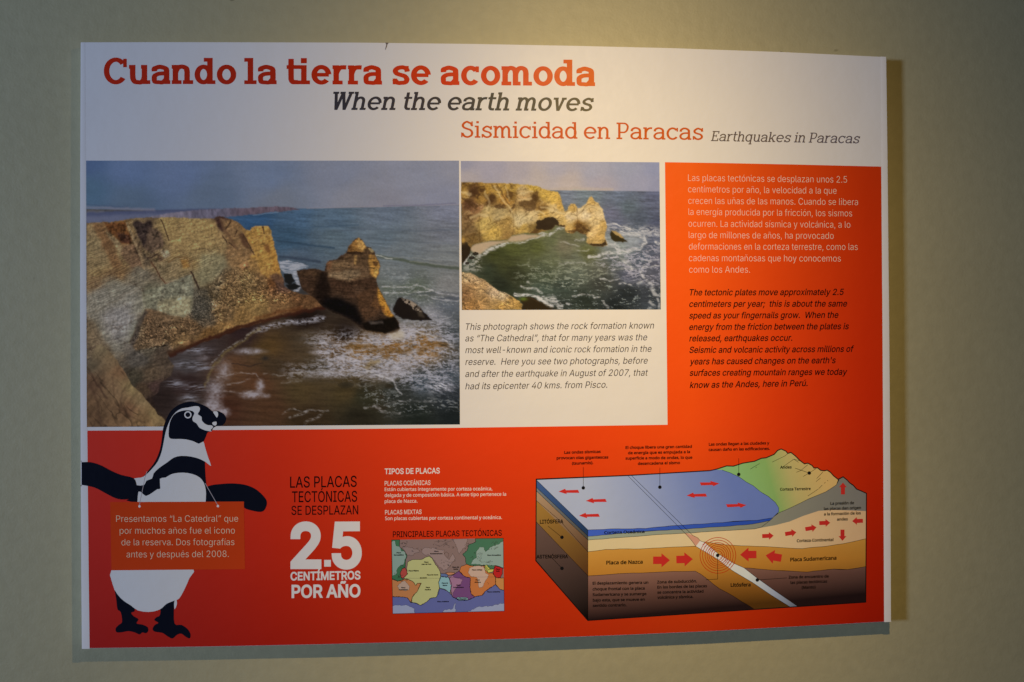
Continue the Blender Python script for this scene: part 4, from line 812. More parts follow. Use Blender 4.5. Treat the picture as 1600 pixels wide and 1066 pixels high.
# red field: two printed blocks that meet below the photographs
O_ = lambda c, x, y: alb(c, x, y)
def two_way(hs, vs):                                  # colour gradient that changes both along and down the field
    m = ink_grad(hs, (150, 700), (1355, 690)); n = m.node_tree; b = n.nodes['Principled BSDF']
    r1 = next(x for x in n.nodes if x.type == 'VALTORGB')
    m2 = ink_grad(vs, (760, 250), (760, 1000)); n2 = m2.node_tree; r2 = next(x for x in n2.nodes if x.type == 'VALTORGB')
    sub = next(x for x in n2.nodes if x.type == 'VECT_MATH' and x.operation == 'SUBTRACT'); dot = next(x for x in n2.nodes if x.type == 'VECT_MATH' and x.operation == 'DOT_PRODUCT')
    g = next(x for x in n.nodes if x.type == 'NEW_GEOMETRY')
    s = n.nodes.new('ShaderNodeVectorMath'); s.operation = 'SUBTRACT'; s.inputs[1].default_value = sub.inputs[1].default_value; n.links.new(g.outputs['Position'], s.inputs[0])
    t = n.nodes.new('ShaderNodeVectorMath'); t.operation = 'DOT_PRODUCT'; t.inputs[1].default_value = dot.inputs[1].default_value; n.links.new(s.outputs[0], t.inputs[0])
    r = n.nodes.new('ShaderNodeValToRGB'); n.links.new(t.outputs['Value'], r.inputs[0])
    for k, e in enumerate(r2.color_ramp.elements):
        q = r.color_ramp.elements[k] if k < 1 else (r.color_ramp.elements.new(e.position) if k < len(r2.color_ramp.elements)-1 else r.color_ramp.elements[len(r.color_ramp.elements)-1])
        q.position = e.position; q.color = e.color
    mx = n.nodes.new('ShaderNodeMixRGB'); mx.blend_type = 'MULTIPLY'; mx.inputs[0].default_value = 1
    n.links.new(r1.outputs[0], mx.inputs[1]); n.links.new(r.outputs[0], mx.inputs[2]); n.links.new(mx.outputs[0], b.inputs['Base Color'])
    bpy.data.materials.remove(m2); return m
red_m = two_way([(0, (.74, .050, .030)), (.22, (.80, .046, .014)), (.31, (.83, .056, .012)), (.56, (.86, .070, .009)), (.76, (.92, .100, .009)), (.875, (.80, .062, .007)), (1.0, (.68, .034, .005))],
                [(0, (.98, 1.35, 1.1)), (.2, (1, 1.2, 1)), (.55, (1, .92, 1)), (.75, (.86, .72, .85)), (1, (.62, .42, .62))])  # oranger right of the middle, darker towards the right end and the bottom
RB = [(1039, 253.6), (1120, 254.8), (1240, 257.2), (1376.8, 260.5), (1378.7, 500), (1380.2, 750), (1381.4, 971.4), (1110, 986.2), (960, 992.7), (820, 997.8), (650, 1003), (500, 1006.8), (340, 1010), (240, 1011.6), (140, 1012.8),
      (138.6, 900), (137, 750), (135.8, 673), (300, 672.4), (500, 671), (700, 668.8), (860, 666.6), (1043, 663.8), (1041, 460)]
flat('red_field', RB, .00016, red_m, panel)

# ---------------------------------------------------------------- printed photographs
def photograph(name, c, quad, h, label):
    ny, nx = c.X.shape; (a, b, d, e) = quad           # TL TR BR BL in photo pixels
    u = np.linspace(0, 1, nx)[None, :]; v = np.linspace(0, 1, ny)[:, None]
    px = (a[0]*(1-u)+b[0]*u)*(1-v)+(e[0]*(1-u)+d[0]*u)*v
    py = (a[1]*(1-u)+b[1]*u)*(1-v)+(e[1]*(1-u)+d[1]*u)*v
    F = np.array(_F); Rr = np.array(_R); Uu = np.array(_U)
    D = F+Rr*((px-800)/FPX)[..., None]+Uu*((533-py)/FPX)[..., None]
    s = (DIST-PANEL_T)/D[..., 1]
    co = np.empty((ny, nx, 3)); co[..., 0] = D[..., 0]*s; co[..., 2] = D[..., 2]*s; co[..., 1] = -PANEL_T-h
    col = (lin_a(c.im)-veil(px, py))/light_at(px, py); col = np.clip(col, .004, .8)
    idx = np.arange(ny*nx).reshape(ny, nx)
    q = np.stack([idx[:-1, :-1], idx[1:, :-1], idx[1:, 1:], idx[:-1, 1:]], -1).reshape(-1, 4)
    me = bpy.data.meshes.new(name)
    me.vertices.add(ny*nx); me.vertices.foreach_set('co', co.astype(np.float32).ravel())
    me.loops.add(q.size); me.loops.foreach_set('vertex_index', q.astype(np.int32).ravel())
    me.polygons.add(len(q)); me.polygons.foreach_set('loop_start', np.arange(0, q.size, 4, dtype=np.int32)); me.polygons.foreach_set('loop_total', np.full(len(q), 4, np.int32))
    me.update(calc_edges=True); me.validate()
    at = me.color_attributes.new('print', 'FLOAT_COLOR', 'POINT')
    at.data.foreach_set('color', np.concatenate([col, np.ones((ny, nx, 1))], -1).astype(np.float32).ravel())
    o = link(name, me, PHOTO_M, panel); o['label'] = label; return o
PHOTO_M = vcol_mat()
photograph('photograph_print', paint_large(), ((134.6, 251.2), (717.2, 251.2), (718.6, 663.4), (135.6, 667.4)), .00022, 'large photograph of a crumbled sea cliff and a broken rock stack in brown surf')
photograph('photograph_print', paint_small(), ((720.0, 251.6), (1030.2, 253.8), (1032.4, 483.8), (721.6, 484.6)), .00022, 'small photograph of a golden sea arch over green water')

# ---------------------------------------------------------------- headings
def hgrad(stops, y): return ink_grad([((x-stops[0][0])/(stops[-1][0]-stops[0][0]), alb(c, x, y)) for x, c in stops], (stops[0][0], y), (stops[-1][0], y))  # colour changes from left to right along the line of letters
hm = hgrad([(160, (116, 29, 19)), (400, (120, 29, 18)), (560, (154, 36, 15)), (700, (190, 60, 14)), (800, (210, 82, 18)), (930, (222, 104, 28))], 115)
slab_text('heading', 'Cuando la tierra se acomoda', 162.2, 929.8, 131.6, 134.8, 41, .216, 0, hm, .00018, panel, mid=-1.0)
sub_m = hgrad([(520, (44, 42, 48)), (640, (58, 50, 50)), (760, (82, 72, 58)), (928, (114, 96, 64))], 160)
slab_text('heading', 'When the earth moves', 520.5, 928, 172.0, 174.0, 28.5, .172, math.radians(12), sub_m, .00018, panel, mid=-.4)
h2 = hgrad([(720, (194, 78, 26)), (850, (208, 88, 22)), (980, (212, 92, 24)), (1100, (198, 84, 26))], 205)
slab_text('heading', 'Sismicidad en Paracas', 720.5, 1099, 215.2, 219.0, 26.0, .142, 0, h2, .00018, panel)
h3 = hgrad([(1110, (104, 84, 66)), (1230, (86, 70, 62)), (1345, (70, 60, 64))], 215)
slab_text('heading', 'Earthquakes in Paracas', 1110.5, 1344, 220.6, 224.4, 15.8, .142, math.radians(12), h3, .00018, panel)

# ---------------------------------------------------------------- paragraphs
A6 = lambda X, Y: (1030+X/2.881, 250+Y/2.881)
def rows_in(ox, oy, s, rows): return [(r[0], ox+r[1]/s, ox+r[2]/s, oy+r[3]/s, oy+r[4]/s)+((r[5]/s,) if len(r) > 5 else ()) for r in rows]
white_txt = hgrad([(1075, (246, 196, 160)), (1340, (226, 170, 140))], 350); SL = math.radians(12)
text('paragraph', rows_in(1030, 250, 2.881, [("Las placas tectónicas se desplazan unos 2.5", 130, 845, 95, 103), ("centímetros por año, la velocidad a la que", 130, 798, 146, 153), ("crecen las uñas de las manos. Cuando se libera", 131, 894, 198, 204),
     ("la energía producida por la fricción, los sismos", 132, 868, 248, 255), ("ocurren. La actividad sísmica y volcánica, a lo", 132, 860, 301, 306), ("largo de millones de años, ha provocado", 133, 785, 352, 356),
     ("deformaciones en la corteza terrestre, como las", 134, 893, 404, 406), ("cadenas montañosas que hoy conocemos", 134, 817, 456, 458), ("como los Andes.", 135, 408, 508, 508)]), 10.0, HELV, white_txt, .0002, panel, bold=-.012)
dark_on_red = ink((.006, .002, .003))
text('paragraph', rows_in(1030, 250, 2.881, [("The tectonic plates move approximately 2.5", 137, 832, 610, 608), ("centimeters per year;  this is about the same", 135, 846, 662, 660), ("speed as your fingernails grow.  When the", 135, 807, 714, 711),
     ("energy from the friction between the plates is", 135, 854, 766, 762), ("released, earthquakes occur.", 135, 599, 817, 814), ("Seismic and volcanic activity across millions of", 136, 877, 869, 864),
     ("years has caused changes on the earth's", 137, 795, 921, 915), ("surfaces creating mountain ranges we today", 137, 847, 972, 967), ("know as the Andes, here in Perú.", 137, 668, 1027, 1018)]), 10.0, HELV, dark_on_red, .0002, panel, slant=SL, bold=.012)
cap_m = ink((.055, .046, .05))
text('caption', rows_in(715, 490, 2.336, [("This photograph shows the rock formation known", 30, 717, 60, 55), ("as “The Cathedral”, that for many years was the", 28, 692, 102, 98), ("most well-known and iconic rock formation in the", 28, 708, 145, 140),
     ("reserve.  Here you see two photographs, before", 28, 694, 188, 183), ("and after the earthquake in August of 2007, that", 28, 695, 232, 227), ("had its epicenter 40 kms. from Pisco.", 28, 546, 277, 271)]), 10.2, HELV, cap_m, .0002, panel, slant=SL, bold=.0)
blk = ink((.006, .003, .004)); wht = ink((.74, .72, .74)); pale = ink_px((196, 178, 182), 520, 900)
c8 = (430, 690, 3.4375)
text('statement', rows_in(*c8, [("LAS PLACAS", 80, 438, 248, 243, 60), ("TECTÓNICAS", 90, 440, 326, 323, 59), ("SE DESPLAZAN", 87, 446, 394, 391, 49)]), 10, HELV, blk, .0002, panel, bold=.006)
text('statement', rows_in(*c8, [("2", 82, 248, 672, 672, 253), ("5", 303, 465, 672, 671, 255)]), 10, HELV, pale, .0002, panel, bold=.030, res=8)
flat('decimal_point', crop(*c8)([(263, 636), (299, 636), (299, 672), (263, 672)]), .0002, pale, panel)
text('statement', rows_in(*c8, [("CENTÍMETROS", 82, 458, 745, 739, 47), ("POR AÑO", 88, 458, 838, 834, 72)]), 10, HELV, pale, .0002, panel, bold=.026)
text('statement', rows_in(*c8, [("TIPOS DE PLACAS", 588, 884, 175, 171, 31)]), 10, HELV, ink_px((226, 196, 188), 650, 740), .0002, panel, bold=.016)
sub_c = ink_px((240, 190, 168), 650, 760)
text('statement', rows_in(*c8, [("PLACAS OCEÁNICAS", 588, 834, 237, 233, 25)]), 10, HELV, sub_c, .0002, panel, bold=.006)
text('statement', rows_in(*c8, [("PLACAS MIXTAS", 590, 786, 392, 389, 24)]), 10, HELV, sub_c, .0002, panel, bold=.006)
body_c = ink_px((240, 188, 164), 700, 780)
text('paragraph', rows_in(*c8, [("Están cubiertas íntegramente por corteza oceánica,", 588, 1166, 266, 262, 18.5), ("delgada y de composición básica. A este tipo pertenece la", 588, 1240, 298, 291, 18.5), ("placa de Nazca.", 588, 764, 330, 328, 18.5)]), 10, MYR, body_c, .0002, panel, bold=.01)
text('paragraph', rows_in(*c8, [("Son placas cubiertas por corteza continental y oceánica.", 590, 1218, 422, 416, 18.5)]), 10, MYR, body_c, .0002, panel, bold=.01)
text('statement', rows_in(*c8, [("PRINCIPALES PLACAS TECTÓNICAS", 632, 1217, 514, 506, 32)]), 10, HELV, blk, .0002, panel, bold=.01)

# ---------------------------------------------------------------- tectonic plate map
T6 = crop(590, 820, 7.105)
MX = lambda c: ink_px(tuple(v*.91 for v in c), 700, 900)
tmap = flat('plate_map', T6([(155, 167), (1395, 149), (1406, 958), (168, 988)]), .00020, MX((134, 108, 100)), panel)
edge_m = ink((.006, .005, .006)); coast_m = ink((.035, .028, .028))
def wob(pts, a=5, k=3, seed=1):                       # coastline wobble
    rs = np.random.RandomState(seed); out = []
    for i in range(len(pts)):
        p, q = pts[i], pts[(i+1) % len(pts)]; L = math.hypot(q[0]-p[0], q[1]-p[1]); m = max(1, int(L/13)); out.append(p)
        if p[0] < 175 and q[0] < 175 or p[0] > 1385 and q[0] > 1385 or (p[1] < 172 and q[1] < 172) or (p[1] > 950 and q[1] > 950): continue
        for j in range(1, m):
            t = j/m; out.append((p[0]+(q[0]-p[0])*t+rs.uniform(-a, a), p[1]+(q[1]-p[1])*t+rs.uniform(-a, a)))
    return out
plates = [((64, 108, 75), [(155, 168), (245, 166), (242, 215), (250, 255), (305, 295), (325, 340), (312, 400), (308, 470), (270, 490), (250, 540), (262, 590), (290, 605), (270, 628), (220, 625), (160, 600)]),
          ((72, 111, 82), [(1085, 153), (1395, 150), (1398, 480), (1320, 455), (1290, 490), (1230, 500), (1190, 455), (1100, 455), (1040, 455), (985, 440), (975, 370), (945, 330), (990, 290), (1010, 225), (1090, 190)]),
          ((181, 176, 117), [(290, 595), (330, 550), (325, 470), (330, 420), (380, 390), (490, 385), (530, 362), (575, 348), (610, 380), (640, 440), (680, 490), (700, 550), (698, 600), (675, 640), (685, 700), (680, 760), (650, 805), (590, 815), (540, 860), (475, 895), (430, 870), (375, 860), (385, 800), (440, 740), (485, 650), (440, 650), (425, 675), (390, 630), (340, 605)]),
          ((171, 73, 64), [(250, 540), (270, 490), (310, 478), (335, 545), (290, 590), (265, 590)]),
          ((185, 120, 73), [(160, 605), (220, 630), (290, 605), (340, 605), (390, 630), (425, 675), (440, 650), (485, 650), (440, 740), (385, 800), (375, 868), (330, 810), (250, 800), (165, 798)]),
          ((97, 100, 147), [(165, 798), (250, 800), (330, 810), (370, 865), (430, 872), (475, 895), (540, 860), (590, 815), (650, 805), (685, 712), (740, 720), (800, 755), (830, 800), (900, 840), (1000, 838), (1080, 800), (1160, 785), (1200, 735), (1310, 665), (1360, 720), (1403, 725), (1406, 958), (168, 988)]),
          ((135, 171, 172), [(700, 575), (780, 580), (800, 600), (820, 660), (805, 755), (740, 715), (690, 702), (675, 640)]),
          ((95, 109, 147), [(695, 537), (750, 545), (785, 560), (770, 585), (700, 575)]),
          ((115, 72, 113), [(790, 590), (850, 550), (900, 512), (960, 570), (1030, 592), (1025, 700), (1040, 770), (1080, 800), (1010, 836), (900, 830), (830, 800), (812, 700), (820, 650)]),
          ((187, 126, 90), [(755, 533), (850, 528), (855, 550), (780, 560)]),
          ((192, 113, 61), [(985, 440), (1040, 455), (1180, 455), (1230, 535), (1285, 535), (1310, 590), (1310, 660), (1200, 735), (1160, 785), (1080, 800), (1040, 770), (1025, 700), (1030, 592), (960, 570), (905, 510), (930, 460)]),
          ((192, 129, 72), [(1310, 590), (1402, 592), (1403, 727), (1360, 720), (1310, 660)]),
          ((190, 183, 90), [(1185, 450), (1215, 445), (1245, 490), (1290, 490), (1275, 525), (1225, 535), (1195, 505)]),
          ((185, 39, 37), [(1300, 455), (1340, 465), (1392, 485), (1385, 545), (1365, 590), (1315, 585), (1280, 540), (1290, 490)]),
          ((135, 166, 166), [(860, 815), (900, 805), (1000, 812), (1000, 838), (900, 842)])]
lands = [((135, 154, 140), [(157, 190), (190, 178), (205, 235), (240, 240), (260, 285), (300, 300), (318, 345), (300, 390), (290, 440), (240, 465), (215, 500), (210, 545), (165, 570)]),
         ((142, 158, 144), [(1040, 440), (1060, 390), (1100, 360), (1095, 300), (1130, 250), (1180, 250), (1200, 300), (1250, 250), (1330, 220), (1395, 182), (1398, 478), (1320, 453), (1210, 448), (1100, 440)]),
         ((149, 124, 117), [(840, 160), (1000, 155), (985, 230), (940, 280), (905, 328), (880, 260)]),
         ((149, 124, 117), [(495, 275), (540, 250), (640, 265), (740, 280), (745, 340), (790, 390), (830, 320), (865, 380), (810, 450), (760, 500), (720, 500), (660, 440), (610, 370), (560, 330), (520, 335), (490, 305)]),
         ((142, 118, 111), [(270, 250), (330, 245), (430, 270), (480, 300), (440, 310), (370, 345), (330, 340), (300, 300)]),
         ((178, 149, 129), [(215, 680), (260, 645), (300, 620), (320, 645), (355, 690), (350, 725), (310, 735), (240, 725)]),
         ((158, 113, 135), [(795, 570), (830, 560), (870, 590), (940, 605), (930, 650), (880, 690), (850, 740), (830, 790), (820, 760), (825, 680), (800, 630)]),
         ((194, 160, 138), [(1015, 480), (1080, 455), (1170, 460), (1200, 540), (1235, 560), (1190, 640), (1165, 695), (1130, 700), (1110, 620), (1095, 580), (1030, 570), (1005, 530)]),
         ((151, 154, 176), [(168, 895), (330, 895), (410, 930), (415, 980), (168, 988)]), ((151, 154, 176), [(1000, 967), (1100, 915), (1250, 900), (1370, 875), (1405, 870), (1406, 957)]), ((151, 154, 176), [(720, 972), (750, 940), (830, 935), (860, 865), (865, 968)])]
tmap['label'] = 'small printed world map of coloured tectonic plates'
for i, (c, p) in enumerate(plates): flat('plate', T6(wob(p, 4, 3, i)), .00023+.000002*i, MX(c), tmap)
for i, (c, p) in enumerate(lands): flat('land', T6(wob(p, 7, 3, 40+i)), .00027+.000001*i, MX(c), tmap)
lines('plate_outline', [T6(wob(p, 4, 3, i)+[p[0]]) for i, (c, p) in enumerate(plates)], .62, .00030, edge_m, tmap)
_rs = np.random.RandomState(9); isl = []
for cx, cy, sx, sy, q in [(740, 220, 110, 55, 16), (760, 430, 60, 35, 6), (1130, 350, 60, 60, 8), (1250, 410, 70, 14, 6), (1290, 230, 60, 40, 7), (300, 215, 30, 30, 4), (985, 250, 20, 50, 5), (230, 570, 40, 30, 6), (330, 610, 40, 20, 4), (420, 280, 60, 20, 4), (270, 460, 20, 40, 3), (640, 660, 20, 10, 0)]:
    for _ in range(q):
        x, y = cx+_rs.uniform(-sx, sx), cy+_rs.uniform(-sy, sy); isl.append([(x+_rs.uniform(-16, 16), y+_rs.uniform(-12, 12)) for _k in range(5)])
lines('coastline', [T6(q) for q in isl]+[T6(wob(p, 7, 3, 40+i)+[p[0]]) for i, (c, p) in enumerate(lands)]+[T6(q) for q in ([(250, 215), (285, 195), (325, 210), (300, 245)], [(630, 190), (700, 180), (760, 195), (820, 180)], [(640, 220), (690, 240), (740, 215), (800, 235)],
      [(735, 330), (760, 300), (790, 320), (780, 370)], [(750, 400), (800, 420), (870, 400)], [(1030, 370), (1055, 350), (1060, 385)], [(1100, 330), (1140, 310), (1150, 350), (1120, 380)], [(1195, 290), (1250, 270)], [(1260, 210), (1290, 180)], [(1225, 410), (1250, 420), (1240, 445)], [(1150, 420), (1190, 410)], [(1215, 640), (1235, 650), (1225, 665)])], .30, .00031, coast_m, tmap)['kind'] = 'stuff'
lines('equator_line', [T6([(290, 594), (700, 594)]), T6([(800, 586), (1180, 580), (1310, 580)])], .25, .00031, coast_m, tmap)
rows = []
for s, cx, y, wd in [("Placa", 235, 318, 50), ("Euroasiática", 235, 343, 108), ("Placa", 652, 302, 48), ("Norteamericana", 652, 328, 138), ("Placa Euroasiática", 1293, 345, 152), ("Placa", 540, 422, 48), ("Juan de Fuca", 540, 445, 110), ("Placa Filipina", 400, 518, 114), ("Placa de Cocos", 610, 563, 126),
                     ("ECUADOR", 508, 598, 76), ("Placa", 285, 705, 46), ("Australiana", 285, 728, 98), ("Placa", 558, 703, 46), ("Pacífica", 558, 728, 66), ("Placa de", 747, 655, 70), ("Nazca", 747, 680, 50), ("Placa", 897, 678, 46), ("Sudamericana", 897, 702, 116), ("Placa del", 867, 478, 76), ("Caribe", 867, 500, 54),
                     ("Placa Arábiga", 1105, 508, 116), ("Placa", 1110, 620, 46), ("Africana", 1110, 645, 70), ("Placa", 1335, 500, 44), ("India", 1335, 522, 40), ("Placa Antártica", 727, 860, 130), ("Placa Escocesa", 927, 829, 122), ("Placa Antártica", 1288, 752, 146)]:
    rows.append((s, 590+(cx-wd/2)/7.105, 590+(cx+wd/2)/7.105, 820+y/7.105, 820+(y-1.5)/7.105))
text('place_name', rows, 2.1, HELV, edge_m, .00032, tmap, bold=.04, res=1)['kind'] = 'stuff'

# ---------------------------------------------------------------- block diagram
AA = crop(820, 670, 2.759)
def DA(c, X, Y): x, y = AA([(X, Y)])[0]; return alb(c, x, y)
body = [(50, 218), (445, 202), (800, 181), (830, 174), (870, 161), (900, 162), (940, 149), (990, 141), (1020, 128), (1040, 126), (1075, 111), (1090, 94), (1105, 88), (1125, 97), (1133, 107), (1147, 103), (1165, 117), (1185, 137), (1205, 152), (1220, 149), (1238, 159), (1246, 170), (1262, 169), (1275, 180),
        (1290, 182), (1303, 179), (1318, 189), (1330, 203), (1350, 219), (1360, 214), (1372, 208), (1388, 221), (1400, 234), (1415, 244), (1430, 261), (1450, 269), (1472, 279), (1469, 747), (272, 826), (48, 569)]
# soft dark rim of the block, then everything on it
dia = flat('block_diagram', stroke(AA(body), 2.0, True)[0], .00020, ink((.020, .010, .008)), panel)
dia['label'] = 'printed cutaway diagram of an oceanic plate sliding under a continental plate'
def dflat(name, pts, mat, h, sm=False): return flat(name, AA(catmull(pts, True, 3) if sm else pts), h, mat, dia)
def dg(stops, p0, p1): return ink_grad(stops, *AA([p0, p1]))
front = [(272, 436), (1472, 340), (1469, 747), (272, 826)]
H = .00024
dflat('mantle_layer', [(272, 634), (400, 625), (500, 622), (640, 615), (730, 613), (934, 599), (1082, 612), (1217, 618), (1332, 606), (1392, 608), (1470, 594), (1469, 747), (272, 826)],
      dg([(0, DA((128, 88, 70), 500, 640)), (.45, DA((94, 62, 50), 500, 700)), (1, DA((34, 22, 20), 500, 790))], (600, 615), (612, 792)), H)
dflat('lithosphere_layer', [(272, 530), (350, 520), (500, 518), (640, 510), (735, 505), (782, 488), (863, 501), (1000, 507), (1100, 512), (1197, 517), (1317, 504), (1400, 490), (1470, 474), (1470, 594), (1392, 600+6), (1332, 604), (1217, 617), (1082, 611), (934, 599), (1000, 645), (1080, 700), (1150, 746), (1175, 767), (990, 779), (900, 722), (840, 690), (760, 628), (735, 614), (640, 615), (500, 622), (400, 625), (272, 634)],
      dg([(0, DA((192, 132, 54), 600, 530)), (.38, DA((176, 114, 42), 600, 590)), (.75, DA((116, 72, 26), 1000, 700)), (1, DA((70, 42, 16), 1100, 760))], (600, 505), (612, 780)), H+.00001)
dflat('continental_layer', [(272, 480), (400, 470), (600, 455), (700, 450), (850, 440), (990, 432), (1060, 400), (1100, 385), (1200, 340), (1472, 330), (1470, 474), (1400, 490), (1317, 504), (1197, 517), (1100, 512), (1000, 507), (863, 501), (782, 490), (735, 505), (640, 510), (500, 518), (350, 520), (272, 530)],
      dg([(0, DA((206, 178, 126), 300, 500)), (.5, DA((206, 174, 124), 900, 470)), (1, DA((170, 134, 96), 1460, 420))], (272, 500), (1470, 440)), H+.00002)
dflat('crust_layer', [(272, 462), (980, 410), (1065, 386), (1097, 363), (1147, 340), (1222, 303), (1297, 272), (1342, 243), (1355, 218), (1372, 209), (1388, 222), (1400, 235), (1415, 245), (1430, 262), (1450, 270), (1472, 280), (1471, 355), (1400, 352), (1330, 350), (1267, 354), (1200, 376), (1142, 400), (1080, 416), (1012, 428), (990, 433), (850, 441), (700, 450), (600, 455), (400, 470), (272, 480)],
      dg([(0, DA((148, 150, 124), 300, 470)), (.6, DA((126, 120, 98), 1000, 420)), (1, DA((104, 96, 86), 1400, 300))], (272, 470), (1472, 300)), H+.00003)
dflat('deep_water_layer', [(272, 434), (400, 430), (520, 430), (700, 414), (850, 405), (1000, 395), (1070, 382), (1056, 396), (980, 411), (850, 422), (700, 432), (520, 442), (400, 452), (272, 464)],
      dg([(0, DA((66, 90, 166), 300, 450)), (1, DA((40, 66, 138), 1050, 400))], (272, 450), (1070, 395)), H+.00004)
dflat('land_surface', [(800, 182), (830, 175), (870, 162), (900, 163), (940, 150), (990, 142), (1020, 129), (1040, 127), (1075, 112), (1090, 95), (1105, 89), (1125, 98), (1133, 108), (1147, 104), (1165, 118), (1185, 138), (1205, 153), (1220, 150), (1238, 160), (1246, 170), (1262, 170), (1275, 180), (1290, 183), (1303, 180), (1318, 190), (1330, 203), (1350, 220), (1342, 243), (1297, 272), (1222, 303), (1147, 340), (1097, 363), (1060, 370), (900, 300)],
      dg([(0, DA((130, 166, 98), 880, 190)), (.38, DA((122, 148, 80), 1080, 260)), (.62, DA((166, 148, 88), 1160, 200)), (1, DA((182, 144, 84), 1300, 220))], (930, 300), (1290, 190)), H+.00005)
dflat('sea_surface', [(50, 221), (445, 204), (800, 183), (820, 177), (850, 178), (885, 190), (924, 208), (955, 230), (985, 246), (1016, 272), (1050, 292), (1080, 318), (1094, 340), (1095, 358), (1068, 384), (1000, 395), (900, 399), (850, 405), (700, 414), (600, 422), (520, 430), (400, 431), (272, 436)],
      dg([(0, DA((166, 166, 182), 300, 420)), (.35, DA((148, 152, 172), 450, 330)), (.7, DA((118, 127, 162), 800, 230)), (1, DA((100, 112, 156), 900, 200))], (330, 430), (880, 200)), H+.00006)
# left face
def face(y0a, y0b, y1a, y1b, c0, c1, k):
    dflat('side_layer', [(50, y0a), (272, y0b), (272, y1b), (50, y1a)], dg([(0, DA(c0, 60, y0a+15)), (1, DA(c1, 265, y1b-15))], (60, y0a+10), (262, y1b-10)), H+.00007+k*.000004)
face(221, 436, 253, 463, (64, 86, 124), (36, 54, 80), 0); face(253, 463, 268, 480, (116, 116, 112), (74, 68, 58), 1); face(268, 480, 310, 531, (168, 132, 96), (92, 62, 40), 2)
face(310, 531, 402, 634, (156, 112, 50), (82, 50, 26), 3); face(402, 634, 568, 826, (100, 74, 62), (16, 9, 9), 4)
# fault zone
dflat('fault_sediment', [(690, 449), (724, 459), (745, 470), (757, 484), (737, 507), (716, 478)], ink(DA((196, 136, 104), 720, 470)), H+.00010)
fault = dflat('fault_gap', [(755, 483), (775, 490), (835, 540), (900, 580), (945, 600), (1000, 643), (1080, 700), (1175, 765), (1145, 769), (1060, 716), (980, 662), (895, 612), (830, 562), (737, 507)],
              dg([(0, DA((226, 214, 210), 770, 500)), (.5, DA((188, 182, 180), 960, 630)), (.78, DA((140, 140, 146), 1080, 710)), (1, DA((92, 94, 102), 1150, 760))], (755, 495), (1160, 767)), H+.00011)
bl = ink((.004, .003, .003)); lw = .55
def jag(p, a=1.6, seed=3):
    rs = np.random.RandomState(seed); out = [p[0]]
    for q, r in zip(p[:-1], p[1:]):
        m = max(1, int(math.hypot(r[0]-q[0], r[1]-q[1])/28))
        for j in range(1, m+1):
            t = j/m; e = a if j < m else 0; out.append((q[0]+(r[0]-q[0])*t, q[1]+(r[1]-q[1])*t+rs.uniform(-e, e)))
    return out
layer_lines = [jag([(272, 436), (400, 431), (520, 430), (600, 422), (700, 414), (850, 405), (900, 399), (1000, 395), (1068, 384), (1095, 358), (1094, 340), (1080, 318), (1050, 292), (1016, 272), (985, 246), (955, 230), (924, 208), (885, 190), (850, 178)]),
               jag([(272, 464), (400, 452), (520, 442), (700, 432), (850, 422), (980, 411), (1056, 396), (1070, 384)], 1.2, 4), jag([(272, 480), (400, 470), (600, 455), (700, 450), (850, 440), (990, 432), (1020, 424), (1056, 396)], 1, 5),
               jag([(272, 530), (350, 520), (500, 518), (640, 510), (737, 507)], 1.5, 6), jag([(770, 488), (863, 500), (1000, 507), (1100, 512), (1197, 517), (1317, 504), (1400, 490), (1470, 474)], 1.2, 7), jag([(272, 634), (400, 625), (500, 622), (640, 615), (735, 614), (760, 628), (840, 690), (900, 722), (990, 779)], 1.2, 8),
               jag([(944, 600), (1000, 604), (1082, 611), (1217, 618), (1332, 605), (1392, 607), (1470, 594)], 1.5, 9), jag([(1095, 362), (1147, 340), (1222, 303), (1297, 272), (1342, 243), (1355, 220)], 1.2, 10),
               [(50, 253), (272, 463)], [(50, 268), (272, 480)], [(50, 310), (150, 395), (272, 531)], [(50, 402), (272, 634)], [(50, 221), (272, 436), (272, 825)], [(445, 203), (690, 450), (716, 478), (737, 507)], [(460, 202), (724, 460), (745, 470), (757, 484)],
               [(757, 484), (775, 490), (835, 540), (900, 580), (945, 600), (1000, 643), (1080, 700), (1175, 765)], [(737, 507), (830, 562), (895, 612), (980, 662), (1060, 716), (1145, 769)],
               [(1012, 150), (972, 174)], [(1000, 165), (995, 168)], [(1133, 108), (1120, 118), (1066, 144)], [(1185, 138), (1159, 131), (1150, 138), (1110, 166)], [(1159, 131), (1180, 145)], [(1220, 155), (1190, 180), (1170, 188)], [(1255, 172), (1235, 185), (1200, 206)], [(1285, 186), (1258, 215)], [(1275, 212), (1255, 228)], [(1282, 243), (1267, 258)], [(1265, 260), (1220, 290)], [(1303, 222), (1307, 226)], [(1290, 236), (1296, 230)]]
lines('layer_line', [AA(p) for p in layer_lines], lw, H+.00013, bl, dia)
lines('block_outline', [AA(body)], 1.15, H+.00014, ink((.010, .007, .007), 'ol'), dia, closed=True)
ringm = ink(DA((170, 48, 16), 832, 546))
for k, r_ in enumerate((20, 29, 38, 46, 55, 66, 77)): lines('shock_ring', [AA(circle(832, 546, r_, 40))], .95, H+.00015+k*.000001, ringm, dia, closed=True)
lines('fault_stripe', [AA([(775+t*125-10, 489+t*92+13), (775+t*125+6, 489+t*92-3)]) for t in [i/13 for i in range(14)] if abs(t-.45) > .08], .6, H+.00016, ink(DA((150, 40, 30), 832, 546)), dia)
for x, y in [(252, 255), (582, 252), (922, 197), (1226, 191), (160, 468), (160, 602), (831, 546), (1002, 652)]: flat('marker_dot', AA(circle(x, y, 7.6, 18)), H+.00018, ink((.008, .008, .010)), dia)
